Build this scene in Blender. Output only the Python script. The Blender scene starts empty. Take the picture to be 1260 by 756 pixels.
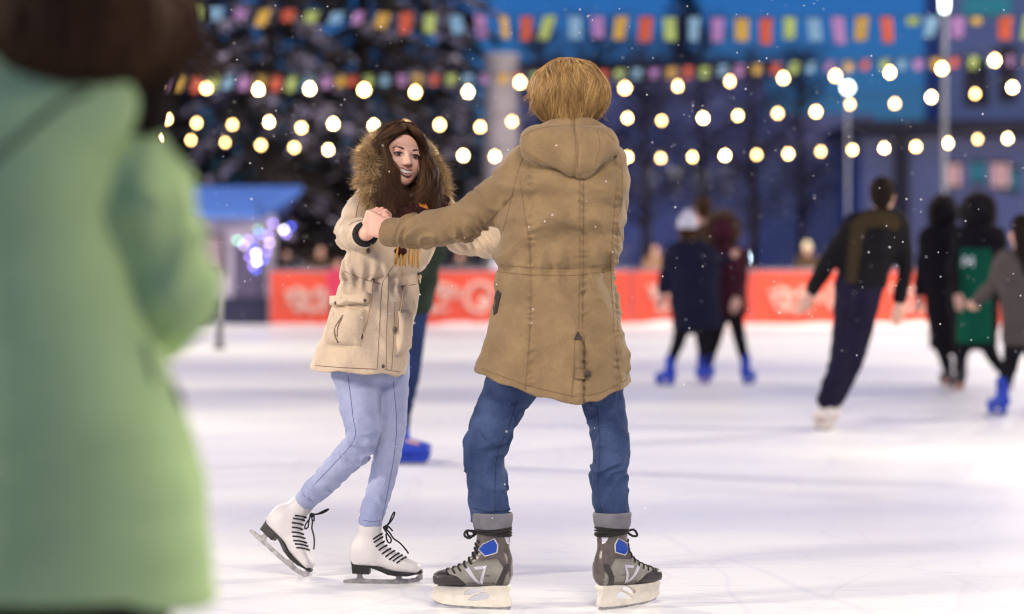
import bpy, bmesh, math, random
import numpy as np
from mathutils import Vector, Matrix
from mathutils.bvhtree import BVHTree

random.seed(7)
RNG = np.random.default_rng(7)
scene = bpy.context.scene
COL = scene.collection
F32 = np.float32

# ------------------------------------------------------------------ camera model
FPX = 2975.0          # 85 mm lens on a 36 mm sensor, photograph 1260 px wide
CAMZ = 1.114
HZ = 337.0


def W(px, py, Y):
    return np.array([(px - 630.0) / FPX * Y, Y, CAMZ + (HZ - py) / FPX * Y], dtype=np.float64)


def V(v):
    return Vector((float(v[0]), float(v[1]), float(v[2])))


# ------------------------------------------------------------------ objects
def link(name, me, mats=None, parent=None, base=None, smooth=True):
    ob = bpy.data.objects.new(name, me)
    COL.objects.link(ob)
    if mats is not None:
        for m in (mats if isinstance(mats, (list, tuple)) else [mats]):
            me.materials.append(m)
    if parent is not None:
        ob.parent = parent
    if smooth and len(me.polygons):
        me.polygons.foreach_set("use_smooth", np.ones(len(me.polygons), dtype=bool))
    return ob


def world_loc(o):
    p = Vector((0, 0, 0))
    while o is not None:
        p += o.location
        o = o.parent
    return p


def obj(name, geo, mats, parent=None, base=None, smooth=True):
    """geo = (verts, faces[, material indices]) in world coordinates; stored relative to the parent (or base)."""
    v, f = geo[0], geo[1]
    v = np.asarray(v, dtype=np.float64)
    off = np.array(world_loc(parent)) if parent is not None else (np.array(base, dtype=np.float64) if base is not None else np.zeros(3))
    me = bpy.data.meshes.new(name)
    fl = f.tolist() if isinstance(f, np.ndarray) else f
    me.from_pydata((v - off).tolist(), [], fl)
    ob = link(name, me, mats, parent, smooth=smooth)
    if parent is None and base is not None:
        ob.location = off.tolist()
    if len(geo) > 2 and geo[2] is not None:
        me.polygons.foreach_set("material_index", np.asarray(geo[2], dtype=np.int32))
    me.update()
    return ob


def thing(name, label, cat, loc=(0, 0, 0), group=None):
    o = bpy.data.objects.new(name, None)
    COL.objects.link(o)
    o.empty_display_size = 0.2
    o.location = [float(c) for c in loc]
    return tag(o, label, cat, group)


def tag(o, label=None, cat=None, group=None, kind=None):
    for k, v in (("label", label), ("category", cat), ("group", group), ("kind", kind)):
        if v:
            o[k] = v
    return o


def dup(o, parent=None):
    c = o.copy()
    COL.objects.link(c)
    if parent is not None:
        c.parent = parent
    for ch in list(o.children):
        dup(ch, c)
    return c


def join(*geos):
    vs, fs, ms, n = [], [], [], 0
    for i, g in enumerate(geos):
        v = np.asarray(g[0], dtype=np.float64)
        f = g[1]
        fl = f.tolist() if isinstance(f, np.ndarray) else f
        vs.append(v)
        fs += [[a + n for a in q] for q in fl]
        if len(g) > 2 and g[2] is not None:
            ms += list(g[2])
        else:
            ms += [0] * len(fl)
        n += len(v)
    return np.concatenate(vs), fs, ms


def setmat(g, i):
    return (g[0], g[1], [i] * len(g[1]))


def xf(g, M):
    M = np.array(M, dtype=np.float64)
    v = np.asarray(g[0], dtype=np.float64)
    return (v @ M[:3, :3].T + M[:3, 3],) + tuple(g[1:])


# ------------------------------------------------------------------ noise
def _hash(ix, iy, iz):
    h = (ix.astype(np.int64) * 374761393 + iy.astype(np.int64) * 668265263 + iz.astype(np.int64) * 2147483647) & 0xFFFFFFFF
    h = ((h ^ (h >> 13)) * 1274126177) & 0xFFFFFFFF
    h = h ^ (h >> 16)
    return (h & 0xFFFF).astype(F32) / 32767.5 - 1.0


def vnoise(P):
    fl = np.floor(P)
    i = fl.astype(np.int64)
    f = (P - fl).astype(F32)
    u = f * f * f * (f * (f * 6 - 15) + 10)
    out = 0
    for dx in (0, 1):
        wx = u[:, 0] if dx else 1 - u[:, 0]
        for dy in (0, 1):
            wy = u[:, 1] if dy else 1 - u[:, 1]
            for dz in (0, 1):
                wz = u[:, 2] if dz else 1 - u[:, 2]
                out = out + wx * wy * wz * _hash(i[:, 0] + dx, i[:, 1] + dy, i[:, 2] + dz)
    return out


def ridged(P):
    return 1 - 2 * np.abs(vnoise(P))


# ------------------------------------------------------------------ signed distance shapes
def smin(a, b, k):
    if k <= 0:
        return np.minimum(a, b)
    h = np.clip(0.5 + 0.5 * (b - a) / k, 0, 1)
    return b * (1 - h) + a * h - k * h * (1 - h)


def smax(a, b, k):
    return -smin(-a, -b, k)


def cap(a, b, r1, r2=None):
    a = np.asarray(a, dtype=F32)
    b = np.asarray(b, dtype=F32)
    r2 = r1 if r2 is None else r2
    ba = b - a
    bb = max(float(ba @ ba), 1e-9)

    def f(P):
        pa = P - a
        t = np.clip((pa @ ba) / bb, 0, 1)
        return np.sqrt(((pa - t[:, None] * ba) ** 2).sum(1)) - (r1 + (r2 - r1) * t)
    return f


def spline(pts, n):
    pts = np.asarray(pts, dtype=np.float64)
    k = len(pts)
    if k < 3:
        t = np.linspace(0, 1, n)[:, None]
        return pts[0] * (1 - t) + pts[-1] * t
    p = np.concatenate([[2 * pts[0] - pts[1]], pts, [2 * pts[-1] - pts[-2]]])
    s = np.linspace(0, k - 1 - 1e-9, n)
    i = s.astype(int)
    t = (s - i)[:, None]
    a, b, c, d = p[i], p[i + 1], p[i + 2], p[i + 3]
    return 0.5 * (2 * b + (c - a) * t + (2 * a - 5 * b + 4 * c - d) * t ** 2 + (3 * b - a - 3 * c + d) * t ** 3)


def chain(pts, rads, k=0.0, wr=None, sm=1):
    """A limb: capsules through the joints. wr = (amplitude, wavelength, slant vector, start, end): folds round the limb, along its length."""
    pts = np.asarray(pts, dtype=np.float64)
    rads = np.asarray(rads, dtype=np.float64)
    if sm > 1:
        n = (len(pts) - 1) * sm + 1
        q = spline(np.concatenate([pts, rads[:, None]], axis=1), n)
        pts, rads = q[:, :3], q[:, 3]
    pts = pts.astype(F32)
    L = np.concatenate([[0], np.cumsum(np.sqrt(((pts[1:] - pts[:-1]) ** 2).sum(1)))]).astype(F32)

    def f(P):
        D = None
        S = None
        for i in range(len(pts) - 1):
            a = pts[i]
            ba = pts[i + 1] - a
            bb = max(float(ba @ ba), 1e-9)
            pa = P - a
            t = np.clip((pa @ ba) / bb, 0, 1)
            d = np.sqrt(((pa - t[:, None] * ba) ** 2).sum(1)) - F32(rads[i]) - F32(rads[i + 1] - rads[i]) * t
            if wr is not None:
                w = np.exp(-np.clip(d, -0.1, 0.6) / F32(0.012)) + F32(1e-20)
                Sw = w * (L[i] + t * (L[i + 1] - L[i]))
                S, WT = (Sw, w) if D is None else (S + Sw, WT + w)
            if D is None:
                D = d
            else:
                D = smin(D, d, k) if k > 0 else np.minimum(D, d)
        if wr is not None:
            S = S / WT
            for amp, lam, sl, s0, s1 in wr:
                env = np.clip((S - s0) / 0.05, 0, 1) * np.clip((s1 - S) / 0.05, 0, 1)
                near = np.abs(D) < 0.05
                dd = np.zeros_like(D)
                if near.any():
                    Q = P[near]
                    ph = (S[near] + Q @ np.asarray(sl, dtype=F32)) / lam + 1.1 * vnoise(Q * F32(14.0)) + 0.6 * vnoise(Q * F32(5) + 9)
                    dd[near] = (1 - 2 * np.abs(np.sin(ph * math.pi))) * (0.6 + 0.5 * vnoise(Q * F32(9) + 31))
                D = D - amp * env * dd
        return D.astype(F32)
    return f


def ell(c, r, R=None):
    c = np.asarray(c, dtype=F32)
    r = np.asarray(r, dtype=F32)
    Rm = None if R is None else np.asarray(R, dtype=F32)

    def f(P):
        q = P - c
        if Rm is not None:
            q = q @ Rm
        k0 = np.sqrt(((q / r) ** 2).sum(1))
        k1 = np.sqrt(((q / (r * r)) ** 2).sum(1))
        return k0 * (k0 - 1) / np.maximum(k1, 1e-6)
    return f


def loft(st, axis=2, yaw=0.0, p=2.0, cap_r=0.01):
    """st rows: position on the axis, centre u, centre v, half size u, half size v. Rows sorted along the axis."""
    st = np.asarray(st, dtype=np.float64)
    st = st[np.argsort(st[:, 0])]
    q = spline(st, 12 * len(st))
    q = q[np.argsort(q[:, 0])]
    s = q[:, 0]
    ua, va = [i for i in range(3) if i != axis]
    cy, sy = math.cos(yaw), math.sin(yaw)
    lo, hi = st[0, 0], st[-1, 0]

    def f(P):
        w = P[:, axis]
        cu, cv, a, b = (np.interp(w, s, q[:, j]).astype(F32) for j in (1, 2, 3, 4))
        u, v = P[:, ua] - cu, P[:, va] - cv
        if yaw:
            u, v = u * cy + v * sy, -u * sy + v * cy
        a = np.maximum(a, 1e-3)
        b = np.maximum(b, 1e-3)
        if p == 2.0:
            k0 = np.sqrt((u / a) ** 2 + (v / b) ** 2)
        else:
            k0 = (np.abs(u / a) ** p + np.abs(v / b) ** p) ** (1 / p)
        k1 = np.sqrt((u / a ** 2) ** 2 + (v / b ** 2) ** 2)
        d = np.where(k0 > 0.2, k0 * (k0 - 1) / np.maximum(k1, 1e-6), -np.minimum(a, b) * (1 - k0)) if p == 2.0 else (k0 - 1) * np.minimum(a, b)
        e = np.maximum(lo - w, w - hi)
        return smax(d, e, cap_r).astype(F32)
    return f


def union(fs, k):
    def f(P):
        D = fs[0](P)
        for g in fs[1:]:
            D = smin(D, g(P), k)
        return D
    return f


def mesh_sdf(f, lo, hi, h, smooth_iter=1):
    """Surface nets over a sparse set of blocks."""
    lo = np.asarray(lo, dtype=np.float64)
    hi = np.asarray(hi, dtype=np.float64)
    B = 8
    n = (np.ceil((hi - lo) / h / B).astype(int) + 1) * B
    nb = n // B
    bi = np.stack(np.meshgrid(*[np.arange(k) for k in nb], indexing="ij"), -1).reshape(-1, 3)
    bc = (lo + (bi * B + B / 2 - 0.5) * h).astype(F32)
    dc = np.concatenate([f(c) for c in np.array_split(bc, max(1, len(bc) // 60000))])
    act = np.abs(dc) < B * h * 0.87 * 1.5 + 0.012
    vals = np.repeat(np.repeat(np.repeat(np.where(dc.reshape(nb) < 0, F32(-1), F32(1)), B, 0), B, 1), B, 2)
    off = np.stack(np.meshgrid(*[np.arange(B)] * 3, indexing="ij"), -1).reshape(-1, 3)
    ab = bi[act]
    for ch in np.array_split(ab, max(1, len(ab) // 300)):
        idx = (ch[:, None, :] * B + off[None]).reshape(-1, 3)
        P = (lo + idx * h).astype(F32)
        vals[idx[:, 0], idx[:, 1], idx[:, 2]] = f(P)
    vals[0] = vals[-1] = 1
    vals[:, 0] = vals[:, -1] = 1
    vals[:, :, 0] = vals[:, :, -1] = 1
    s = vals < 0
    c = s[:-1, :-1, :-1].astype(np.int8)
    tot = np.zeros_like(c)
    for dx in (0, 1):
        for dy in (0, 1):
            for dz in (0, 1):
                tot = tot + s[dx:n[0] - 1 + dx, dy:n[1] - 1 + dy, dz:n[2] - 1 + dz]
    cells = np.argwhere((tot > 0) & (tot < 8))
    vid = np.full(tot.shape, -1, dtype=np.int64)
    vid[cells[:, 0], cells[:, 1], cells[:, 2]] = np.arange(len(cells))
    cv = np.empty((len(cells), 8), dtype=F32)
    cor = [(dx, dy, dz) for dx in (0, 1) for dy in (0, 1) for dz in (0, 1)]
    for j, (dx, dy, dz) in enumerate(cor):
        cv[:, j] = vals[cells[:, 0] + dx, cells[:, 1] + dy, cells[:, 2] + dz]
    acc = np.zeros((len(cells), 3))
    cnt = np.zeros(len(cells))
    for a in range(8):
        for b in range(a + 1, 8):
            if sum(abs(x - y) for x, y in zip(cor[a], cor[b])) != 1:
                continue
            m = (cv[:, a] < 0) != (cv[:, b] < 0)
            t = cv[m, a] / (cv[m, a] - cv[m, b])
            ca, cb = np.array(cor[a], float), np.array(cor[b], float)
            acc[m] += ca + t[:, None] * (cb - ca)
            cnt[m] += 1
    verts = lo + (cells + acc / cnt[:, None]) * h
    quads = []
    for ax in range(3):
        u, w = (ax + 1) % 3, (ax + 2) % 3
        sl0 = [slice(None)] * 3
        sl1 = [slice(None)] * 3
        sl0[ax], sl1[ax] = slice(0, -1), slice(1, None)
        ch = np.argwhere(s[tuple(sl0)] != s[tuple(sl1)])
        ok = (ch[:, u] > 0) & (ch[:, w] > 0) & (ch[:, u] < n[u] - 1) & (ch[:, w] < n[w] - 1)
        ch = ch[ok]
        flip = s[ch[:, 0], ch[:, 1], ch[:, 2]]
        q = []
        for du, dw in ((-1, -1), (0, -1), (0, 0), (-1, 0)):
            k = ch.copy()
            k[:, u] += du
            k[:, w] += dw
            q.append(vid[k[:, 0], k[:, 1], k[:, 2]])
        q = np.stack(q, 1)
        q[~flip] = q[~flip][:, ::-1]
        quads.append(q)
    quads = np.concatenate(quads)
    quads = quads[(quads >= 0).all(1)]
    for _ in range(smooth_iter):
        sm = np.zeros_like(verts)
        cn = np.zeros(len(verts))
        for j in range(4):
            a, b = quads[:, j], quads[:, (j + 1) % 4]
            np.add.at(sm, a, verts[b])
            np.add.at(cn, a, 1)
            np.add.at(sm, b, verts[a])
            np.add.at(cn, b, 1)
        verts = 0.5 * verts + 0.5 * sm / np.maximum(cn, 1)[:, None]
    return verts, quads


def bvh(geo):
    f = geo[1]
    return BVHTree.FromPolygons(np.asarray(geo[0]).tolist(), f.tolist() if isinstance(f, np.ndarray) else f)


# ------------------------------------------------------------------ small geometry
def tube(pts, r, n=6, closed=False):
    pts = np.asarray(pts, dtype=np.float64)
    k = len(pts)
    r = np.broadcast_to(np.asarray(r, dtype=np.float64), (k,))
    if closed:
        T = np.roll(pts, -1, 0) - np.roll(pts, 1, 0)
    else:
        T = np.gradient(pts, axis=0)
    T /= np.maximum(np.linalg.norm(T, axis=1), 1e-9)[:, None]
    ref = np.zeros(3)
    ref[int(np.argmin(np.ptp(pts, axis=0) + np.array([2e-6, 1e-6, 0])))] = 1.0
    N = np.cross(T, ref)
    N /= np.maximum(np.linalg.norm(N, axis=1), 1e-9)[:, None]
    Bn = np.cross(T, N)
    a = np.arange(n) / n * 2 * math.pi
    v = pts[:, None] + r[:, None, None] * (np.cos(a)[None, :, None] * N[:, None] + np.sin(a)[None, :, None] * Bn[:, None])
    v = v.reshape(-1, 3)
    f = []
    for i in range(k if closed else k - 1):
        i2 = (i + 1) % k
        for j in range(n):
            f.append([i * n + j, i * n + (j + 1) % n, i2 * n + (j + 1) % n, i2 * n + j])
    if not closed:
        f.append(list(range(n))[::-1])
        f.append([(k - 1) * n + j for j in range(n)])
    return v, f


def strands(curves, r0, r1=0.0003):
    """curves (n, k, 3) -> thin three-sided tapering strands in one geometry."""
    C = np.asarray(curves, dtype=np.float64)
    n, k, _ = C.shape
    T = np.gradient(C, axis=1)
    T /= np.maximum(np.linalg.norm(T, axis=2, keepdims=True), 1e-9)
    ref = RNG.normal(size=(n, 1, 3))
    N = np.cross(T, ref)
    N /= np.maximum(np.linalg.norm(N, axis=2, keepdims=True), 1e-9)
    Bn = np.cross(T, N)
    t = np.linspace(0, 1, k)
    rr = (r0 + (r1 - r0) * t ** 2)[None, :, None]
    a = [0, 2.094, 4.189]
    v = np.stack([C + rr * (math.cos(x) * N + math.sin(x) * Bn) for x in a], 2).reshape(-1, 3)
    i = (np.arange(n)[:, None, None] * k + np.arange(k - 1)[None, :, None]) * 3
    j = np.arange(3)[None, None, :]
    j2 = (j + 1) % 3
    f = np.stack([i + j, i + j2, i + 3 + j2, i + 3 + j], -1).reshape(-1, 4)
    return v, f


def box(c, s, R=None):
    c = np.asarray(c, float)
    h = np.asarray(s, float) / 2
    v = np.array([[x, y, z] for x in (-1, 1) for y in (-1, 1) for z in (-1, 1)]) * h
    if R is not None:
        v = v @ np.asarray(R, float).T
    f = [[0, 1, 3, 2], [4, 6, 7, 5], [0, 4, 5, 1], [2, 3, 7, 6], [0, 2, 6, 4], [1, 5, 7, 3]]
    return v + c, f


def ball(c, r, n=10, m=7):
    r = np.broadcast_to(np.asarray(r, float), (3,))
    v, f = [[0, 0, 1]], []
    for i in range(1, m):
        t = math.pi * i / m
        for j in range(n):
            p = 2 * math.pi * j / n
            v.append([math.sin(t) * math.cos(p), math.sin(t) * math.sin(p), math.cos(t)])
    v.append([0, 0, -1])
    for j in range(n):
        f.append([0, 1 + j, 1 + (j + 1) % n])
    for i in range(m - 2):
        for j in range(n):
            a = 1 + i * n
            f.append([a + j, a + n + j, a + n + (j + 1) % n, a + (j + 1) % n])
    a = 1 + (m - 2) * n
    for j in range(n):
        f.append([a + j, len(v) - 1, a + (j + 1) % n])
    return np.array(v) * r + np.asarray(c, float), f


def lathe(prof, c, n=16):
    v, f = [], []
    for r, z in prof:
        for j in range(n):
            a = 2 * math.pi * j / n
            v.append([c[0] + r * math.cos(a), c[1] + r * math.sin(a), c[2] + z])
    for i in range(len(prof) - 1):
        for j in range(n):
            f.append([i * n + j, i * n + (j + 1) % n, (i + 1) * n + (j + 1) % n, (i + 1) * n + j])
    f.append(list(range(n))[::-1])
    f.append([(len(prof) - 1) * n + j for j in range(n)])
    return np.array(v), f


def plate(loops, thick, bevel=0.0, res=2):
    """2D loops (outer first, then holes) extruded and bevelled -> geometry in the xy plane, centred on z=0."""
    cu = bpy.data.curves.new("c", "CURVE")
    cu.dimensions = "2D"
    cu.fill_mode = "BOTH"
    cu.extrude = max(thick / 2 - bevel, 1e-4)
    cu.bevel_depth = bevel
    cu.bevel_resolution = res
    for lp in loops:
        s = cu.splines.new("POLY")
        s.points.add(len(lp) - 1)
        for p, q in zip(s.points, lp):
            p.co = (q[0], q[1], 0, 1)
        s.use_cyclic_u = True
    o = bpy.data.objects.new("c", cu)
    COL.objects.link(o)
    dg = bpy.context.evaluated_depsgraph_get()
    dg.update()
    me = bpy.data.meshes.new_from_object(o.evaluated_get(dg))
    v = np.array([x.co[:] for x in me.vertices])
    f = [list(p.vertices) for p in me.polygons]
    bpy.data.objects.remove(o)
    bpy.data.curves.remove(cu)
    bpy.data.meshes.remove(me)
    return v, f


def rounded(lp, n=3, closed=True):
    """Chaikin corner cutting of a 2D loop."""
    p = np.asarray(lp, float)
    for _ in range(n):
        q = np.roll(p, -1, 0)
        p = np.stack([0.75 * p + 0.25 * q, 0.25 * p + 0.75 * q], 1).reshape(-1, 2)
    return p.tolist()


def hit(tree, px, py, front=True):
    """Where the line of sight through a photograph pixel meets a built surface."""
    o = Vector((0, 0, CAMZ))
    d = V(W(px, py, 1.0)) - o
    d.normalize()
    loc, nor, i, dist = tree.ray_cast(o, d)
    return (loc, nor) if loc is not None else (None, None)


def seam(tree, pts, r=0.0016, n=None, lift=0.0, jit=0.0):
    """A stitched line lying on a built surface."""
    pts = np.asarray(pts, float)
    L = np.linalg.norm(pts[1:] - pts[:-1], axis=1).sum()
    q = spline(pts, n or max(4, int(L / 3)))
    out = []
    for x, y in q:
        l, nn = hit(tree, x, y)
        if l is not None:
            if nn.dot(l - Vector((0, 0, CAMZ))) > 0:
                nn = -nn
            out.append(np.array(l + nn * lift))
    if len(out) < 3:
        return np.zeros((0, 3)), []
    out = np.array(out)
    # drop jumps in depth
    d = np.abs(np.gradient(out[:, 1]))
    keep = d < 0.06
    out = out[keep]
    if len(out) < 3:
        return np.zeros((0, 3)), []
    return tube(out, r, 5)


def quadpatch(tree, c, nu=14, nv=14, thick=0.004, bulge=0.0, round_=0.12):
    """A piece of cloth sewn on a surface: corners c in photograph pixels (top left, top right, bottom right, bottom left)."""
    c = np.asarray(c, float)
    G = []
    for j in range(nv + 1):
        for i in range(nu + 1):
            u, v = i / nu, j / nv
            p = (c[0] * (1 - u) + c[1] * u) * (1 - v) + (c[3] * (1 - u) + c[2] * u) * v
            l, nn = hit(tree, p[0], p[1])
            if l is None:
                m = c.mean(0)
                for s in (0.9, 0.8, 0.6, 0.4, 0.2, 0):
                    l, nn = hit(tree, *(m + (p - m) * s))
                    if l is not None:
                        break
                if l is None:
                    return np.zeros((0, 3)), []
            if nn.dot(l - Vector((0, 0, CAMZ))) > 0:
                nn = -nn
            e = min(min(u, 1 - u), min(v, 1 - v))
            b = bulge * (1 - (1 - min(1, e / 0.3)) ** 2)
            s = thick * min(1.0, e / 0.02 + 0.0) if e < 0.02 else thick
            G.append(np.array(l + nn * (s + b - (0.004 if e < 1e-6 else 0))))
    v = np.array(G)
    f = [[j * (nu + 1) + i, j * (nu + 1) + i + 1, (j + 1) * (nu + 1) + i + 1, (j + 1) * (nu + 1) + i] for j in range(nv) for i in range(nu)]
    return v, f


# ------------------------------------------------------------------ materials
def mat(name, col, rough=0.7, var=0.0, vscale=8.0, bump=0.0, bscale=60.0, spec=0.4, metal=0.0, sss=0.0, sheen=0.0, island=0.0,
        emit=None, estr=0.0, fine=0.0, fscale=400.0, stretch=None, col2=None, weave=0.0, alpha=None):
    m = bpy.data.materials.new(name)
    m.use_nodes = True
    nt = m.node_tree
    b = nt.nodes["Principled BSDF"]
    b.inputs["Base Color"].default_value = (*col, 1)
    b.inputs["Roughness"].default_value = rough
    b.inputs["Specular IOR Level"].default_value = spec
    b.inputs["Metallic"].default_value = metal
    if sss:
        b.inputs["Subsurface Weight"].default_value = sss
        b.inputs["Subsurface Radius"].default_value = (0.02, 0.008, 0.004)
        b.inputs["Subsurface Scale"].default_value = 0.5
    if sheen:
        b.inputs["Sheen Weight"].default_value = sheen
        b.inputs["Sheen Roughness"].default_value = 0.4
    if emit:
        b.inputs["Emission Color"].default_value = (*emit, 1)
        b.inputs["Emission Strength"].default_value = estr
    tc = nt.nodes.new("ShaderNodeTexCoord")
    src = tc.outputs["Object"]
    if stretch:
        mp = nt.nodes.new("ShaderNodeMapping")
        mp.inputs["Scale"].default_value = stretch
        nt.links.new(src, mp.inputs["Vector"])
        src = mp.outputs["Vector"]

    def nz(s, det=4, rg=0.55):
        t = nt.nodes.new("ShaderNodeTexNoise")
        t.inputs["Scale"].default_value = s
        t.inputs["Detail"].default_value = det
        t.inputs["Roughness"].default_value = rg
        nt.links.new(src, t.inputs["Vector"])
        return t.outputs["Fac"]
    if var or col2:
        r = nt.nodes.new("ShaderNodeValToRGB")
        r.color_ramp.elements[0].position = 0.32
        r.color_ramp.elements[1].position = 0.68
        c0 = col2 or tuple(c * (1 - var) for c in col)
        c1 = col if col2 else tuple(min(1, c * (1 + var)) for c in col)
        r.color_ramp.elements[0].color = (*c0, 1)
        r.color_ramp.elements[1].color = (*c1, 1)
        nt.links.new(nz(vscale), r.inputs["Fac"])
        outc = r.outputs["Color"]
    else:
        outc = None

    def valmul(outc, fac_socket, lo, hi):
        mr = nt.nodes.new("ShaderNodeMapRange")
        mr.inputs["To Min"].default_value = lo
        mr.inputs["To Max"].default_value = hi
        nt.links.new(fac_socket, mr.inputs["Value"])
        mx = nt.nodes.new("ShaderNodeMix")
        mx.data_type = "RGBA"
        mx.blend_type = "MULTIPLY"
        mx.inputs[0].default_value = 1
        if outc is None:
            mx.inputs[6].default_value = (*col, 1)
        else:
            nt.links.new(outc, mx.inputs[6])
        cm = nt.nodes.new("ShaderNodeCombineColor")
        for i in range(3):
            nt.links.new(mr.outputs["Result"], cm.inputs[i])
        nt.links.new(cm.outputs["Color"], mx.inputs[7])
        return mx.outputs[2]
    if island:
        g = nt.nodes.new("ShaderNodeNewGeometry")
        outc = valmul(outc, g.outputs["Random Per Island"], 1 - island, 1 + island)
    if fine:
        outc = valmul(outc, nz(fscale, 2), 1 - fine, 1 + fine)
    if outc is not None:
        nt.links.new(outc, b.inputs["Base Color"])
    if bump:
        bp = nt.nodes.new("ShaderNodeBump")
        bp.inputs["Strength"].default_value = bump
        bp.inputs["Distance"].default_value = 0.01
        nt.links.new(nz(bscale, 5), bp.inputs["Height"])
        nt.links.new(bp.outputs["Normal"], b.inputs["Normal"])
    return m
# ------------------------------------------------------------------ bodies
def axes(fwd, up=(0, 0, 1), roll=0.0):
    f = np.asarray(fwd, float)
    f /= np.linalg.norm(f)
    u = np.asarray(up, float)
    u = u - f * (u @ f)
    u /= np.linalg.norm(u)
    x = np.cross(f, u)
    if roll:
        x, u = x * math.cos(roll) + u * math.sin(roll), u * math.cos(roll) - x * math.sin(roll)
    return np.stack([x, f, u], 1)          # columns: side, forward, up


def head_sdf(c, R, s=1.0):
    c = np.asarray(c, F32)
    Rm = np.asarray(R, F32)
    E = lambda cc, r: ell(cc, r)
    parts = [
        (E((0, -0.018, 0.045), (0.076, 0.096, 0.086)), 0),
        (E((0, 0.026, -0.032), (0.067, 0.068, 0.086)), 0.03),
        (ell((0, 0.066, -0.098), (0.022, 0.020, 0.018)), 0.03),
        (E((0.043, 0.060, -0.034), (0.026, 0.026, 0.024)), 0.022),
        (E((-0.043, 0.060, -0.034), (0.026, 0.026, 0.024)), 0.022),
        (cap((-0.034, 0.078, 0.020), (0.034, 0.078, 0.020), 0.012), 0.02),
        (cap((0, 0.088, 0.004), (0, 0.110, -0.033), 0.008, 0.0115), 0.012),
        (cap((-0.012, 0.098, -0.037), (0.012, 0.098, -0.037), 0.007), 0.008),
        (E((0.077, -0.012, -0.008), (0.011, 0.022, 0.033)), 0.006),
        (E((-0.077, -0.012, -0.008), (0.011, 0.022, 0.033)), 0.006),
    ]
    sock = [E((0.032, 0.096, 0.000), (0.018, 0.014, 0.012)), E((-0.032, 0.096, 0.000), (0.018, 0.014, 0.012))]
    mouth = E((0, 0.100, -0.068), (0.033, 0.016, 0.0125))

    def f(P):
        q = ((P - c) @ Rm) / F32(s)
        D = None
        for g, k in parts:
            d = g(q)
            D = d if D is None else smin(D, d, k)
        for g in sock:
            D = smax(D, -g(q), 0.010)
        D = smax(D, -mouth(q), 0.006)
        return D * F32(s)
    return f


def rot_about(v, ax, a):
    ax = ax / np.linalg.norm(ax)
    return v * math.cos(a) + np.cross(ax, v) * math.sin(a) + ax * (ax @ v) * (1 - math.cos(a))


def hand_prims(wrist, along, back, thumb, L=0.18, curl=(0.6, 0.9, 0.6), thumb_in=0.5, fat=1.0):
    """Palm, four unequal bent fingers and a thumb that leaves the side of the palm."""
    s = L / 0.18
    wrist = np.asarray(wrist, float)
    al = np.asarray(along, float)
    al /= np.linalg.norm(al)
    bk = np.asarray(back, float)
    bk = bk - al * (bk @ al)
    bk /= np.linalg.norm(bk)
    th = np.asarray(thumb, float)
    th = th - al * (th @ al) - bk * (th @ bk)
    th /= np.linalg.norm(th)
    ps = []
    offs = (0.031, 0.010, -0.011, -0.030)
    lens = ((0.043, 0.026, 0.021), (0.047, 0.030, 0.022), (0.043, 0.027, 0.021), (0.034, 0.021, 0.019))
    fwd = (0.088, 0.092, 0.088, 0.080)
    for o, ln, fw in zip(offs, lens, fwd):
        k = wrist + al * fw * s + th * o * s + bk * 0.004 * s
        ps.append((cap(wrist + th * o * 0.55 * s + al * 0.01 * s, k, 0.0155 * s * fat, 0.0120 * s * fat), 0.012))
        a = 0.0
        p = k
        ax = np.cross(al, bk)
        # turning from along towards the palm
        for j, (l, r) in enumerate(zip(ln, (0.0092, 0.0082, 0.0072))):
            a += curl[j]
            d = al * math.cos(a) - bk * math.sin(a)
            q = p + d * l * s
            ps.append((cap(p, q, r * s * fat, (r - 0.0008) * s * fat), 0.003))
            p = q
    # thumb
    b0 = wrist + al * 0.022 * s + th * 0.022 * s - bk * 0.006 * s
    d1 = al * 0.72 + th * 0.62 - bk * 0.15
    d1 /= np.linalg.norm(d1)
    b1 = b0 + d1 * 0.045 * s
    d2 = al * 0.9 + th * (0.35 - thumb_in) - bk * 0.25
    d2 /= np.linalg.norm(d2)
    b2 = b1 + d2 * 0.033 * s
    b3 = b2 + d2 * 0.026 * s - bk * 0.004
    ps += [(cap(b0, b1, 0.0165 * s * fat, 0.0115 * s * fat), 0.012), (cap(b1, b2, 0.0108 * s, 0.0098 * s), 0.004), (cap(b2, b3, 0.0098 * s, 0.0082 * s), 0.003)]

    def f(P):
        D = None
        for g, k in ps:
            d = g(P)
            D = d if D is None else smin(D, d, k)
        return D
    return f


# ------------------------------------------------------------------ ice skates
def Mframe(o, u, w, flip=False):
    """Columns: forward u, side, up w, origin o. The side axis is on the wearer's left unless flipped."""
    u = np.asarray(u, float)
    u /= np.linalg.norm(u)
    w = np.asarray(w, float)
    w = w - u * (w @ u)
    w /= np.linalg.norm(w)
    s = np.cross(w, u)
    M = np.eye(4)
    M[:3, 0], M[:3, 1], M[:3, 2], M[:3, 3] = u, (-s if flip else s), w, o
    return M


def side_plate(loops, thick, bevel=0.0015, y=0.0):
    v, f = plate(loops, thick, bevel)
    return np.stack([v[:, 0], v[:, 2] + y, v[:, 1]], 1), [q[::-1] for q in f]


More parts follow.
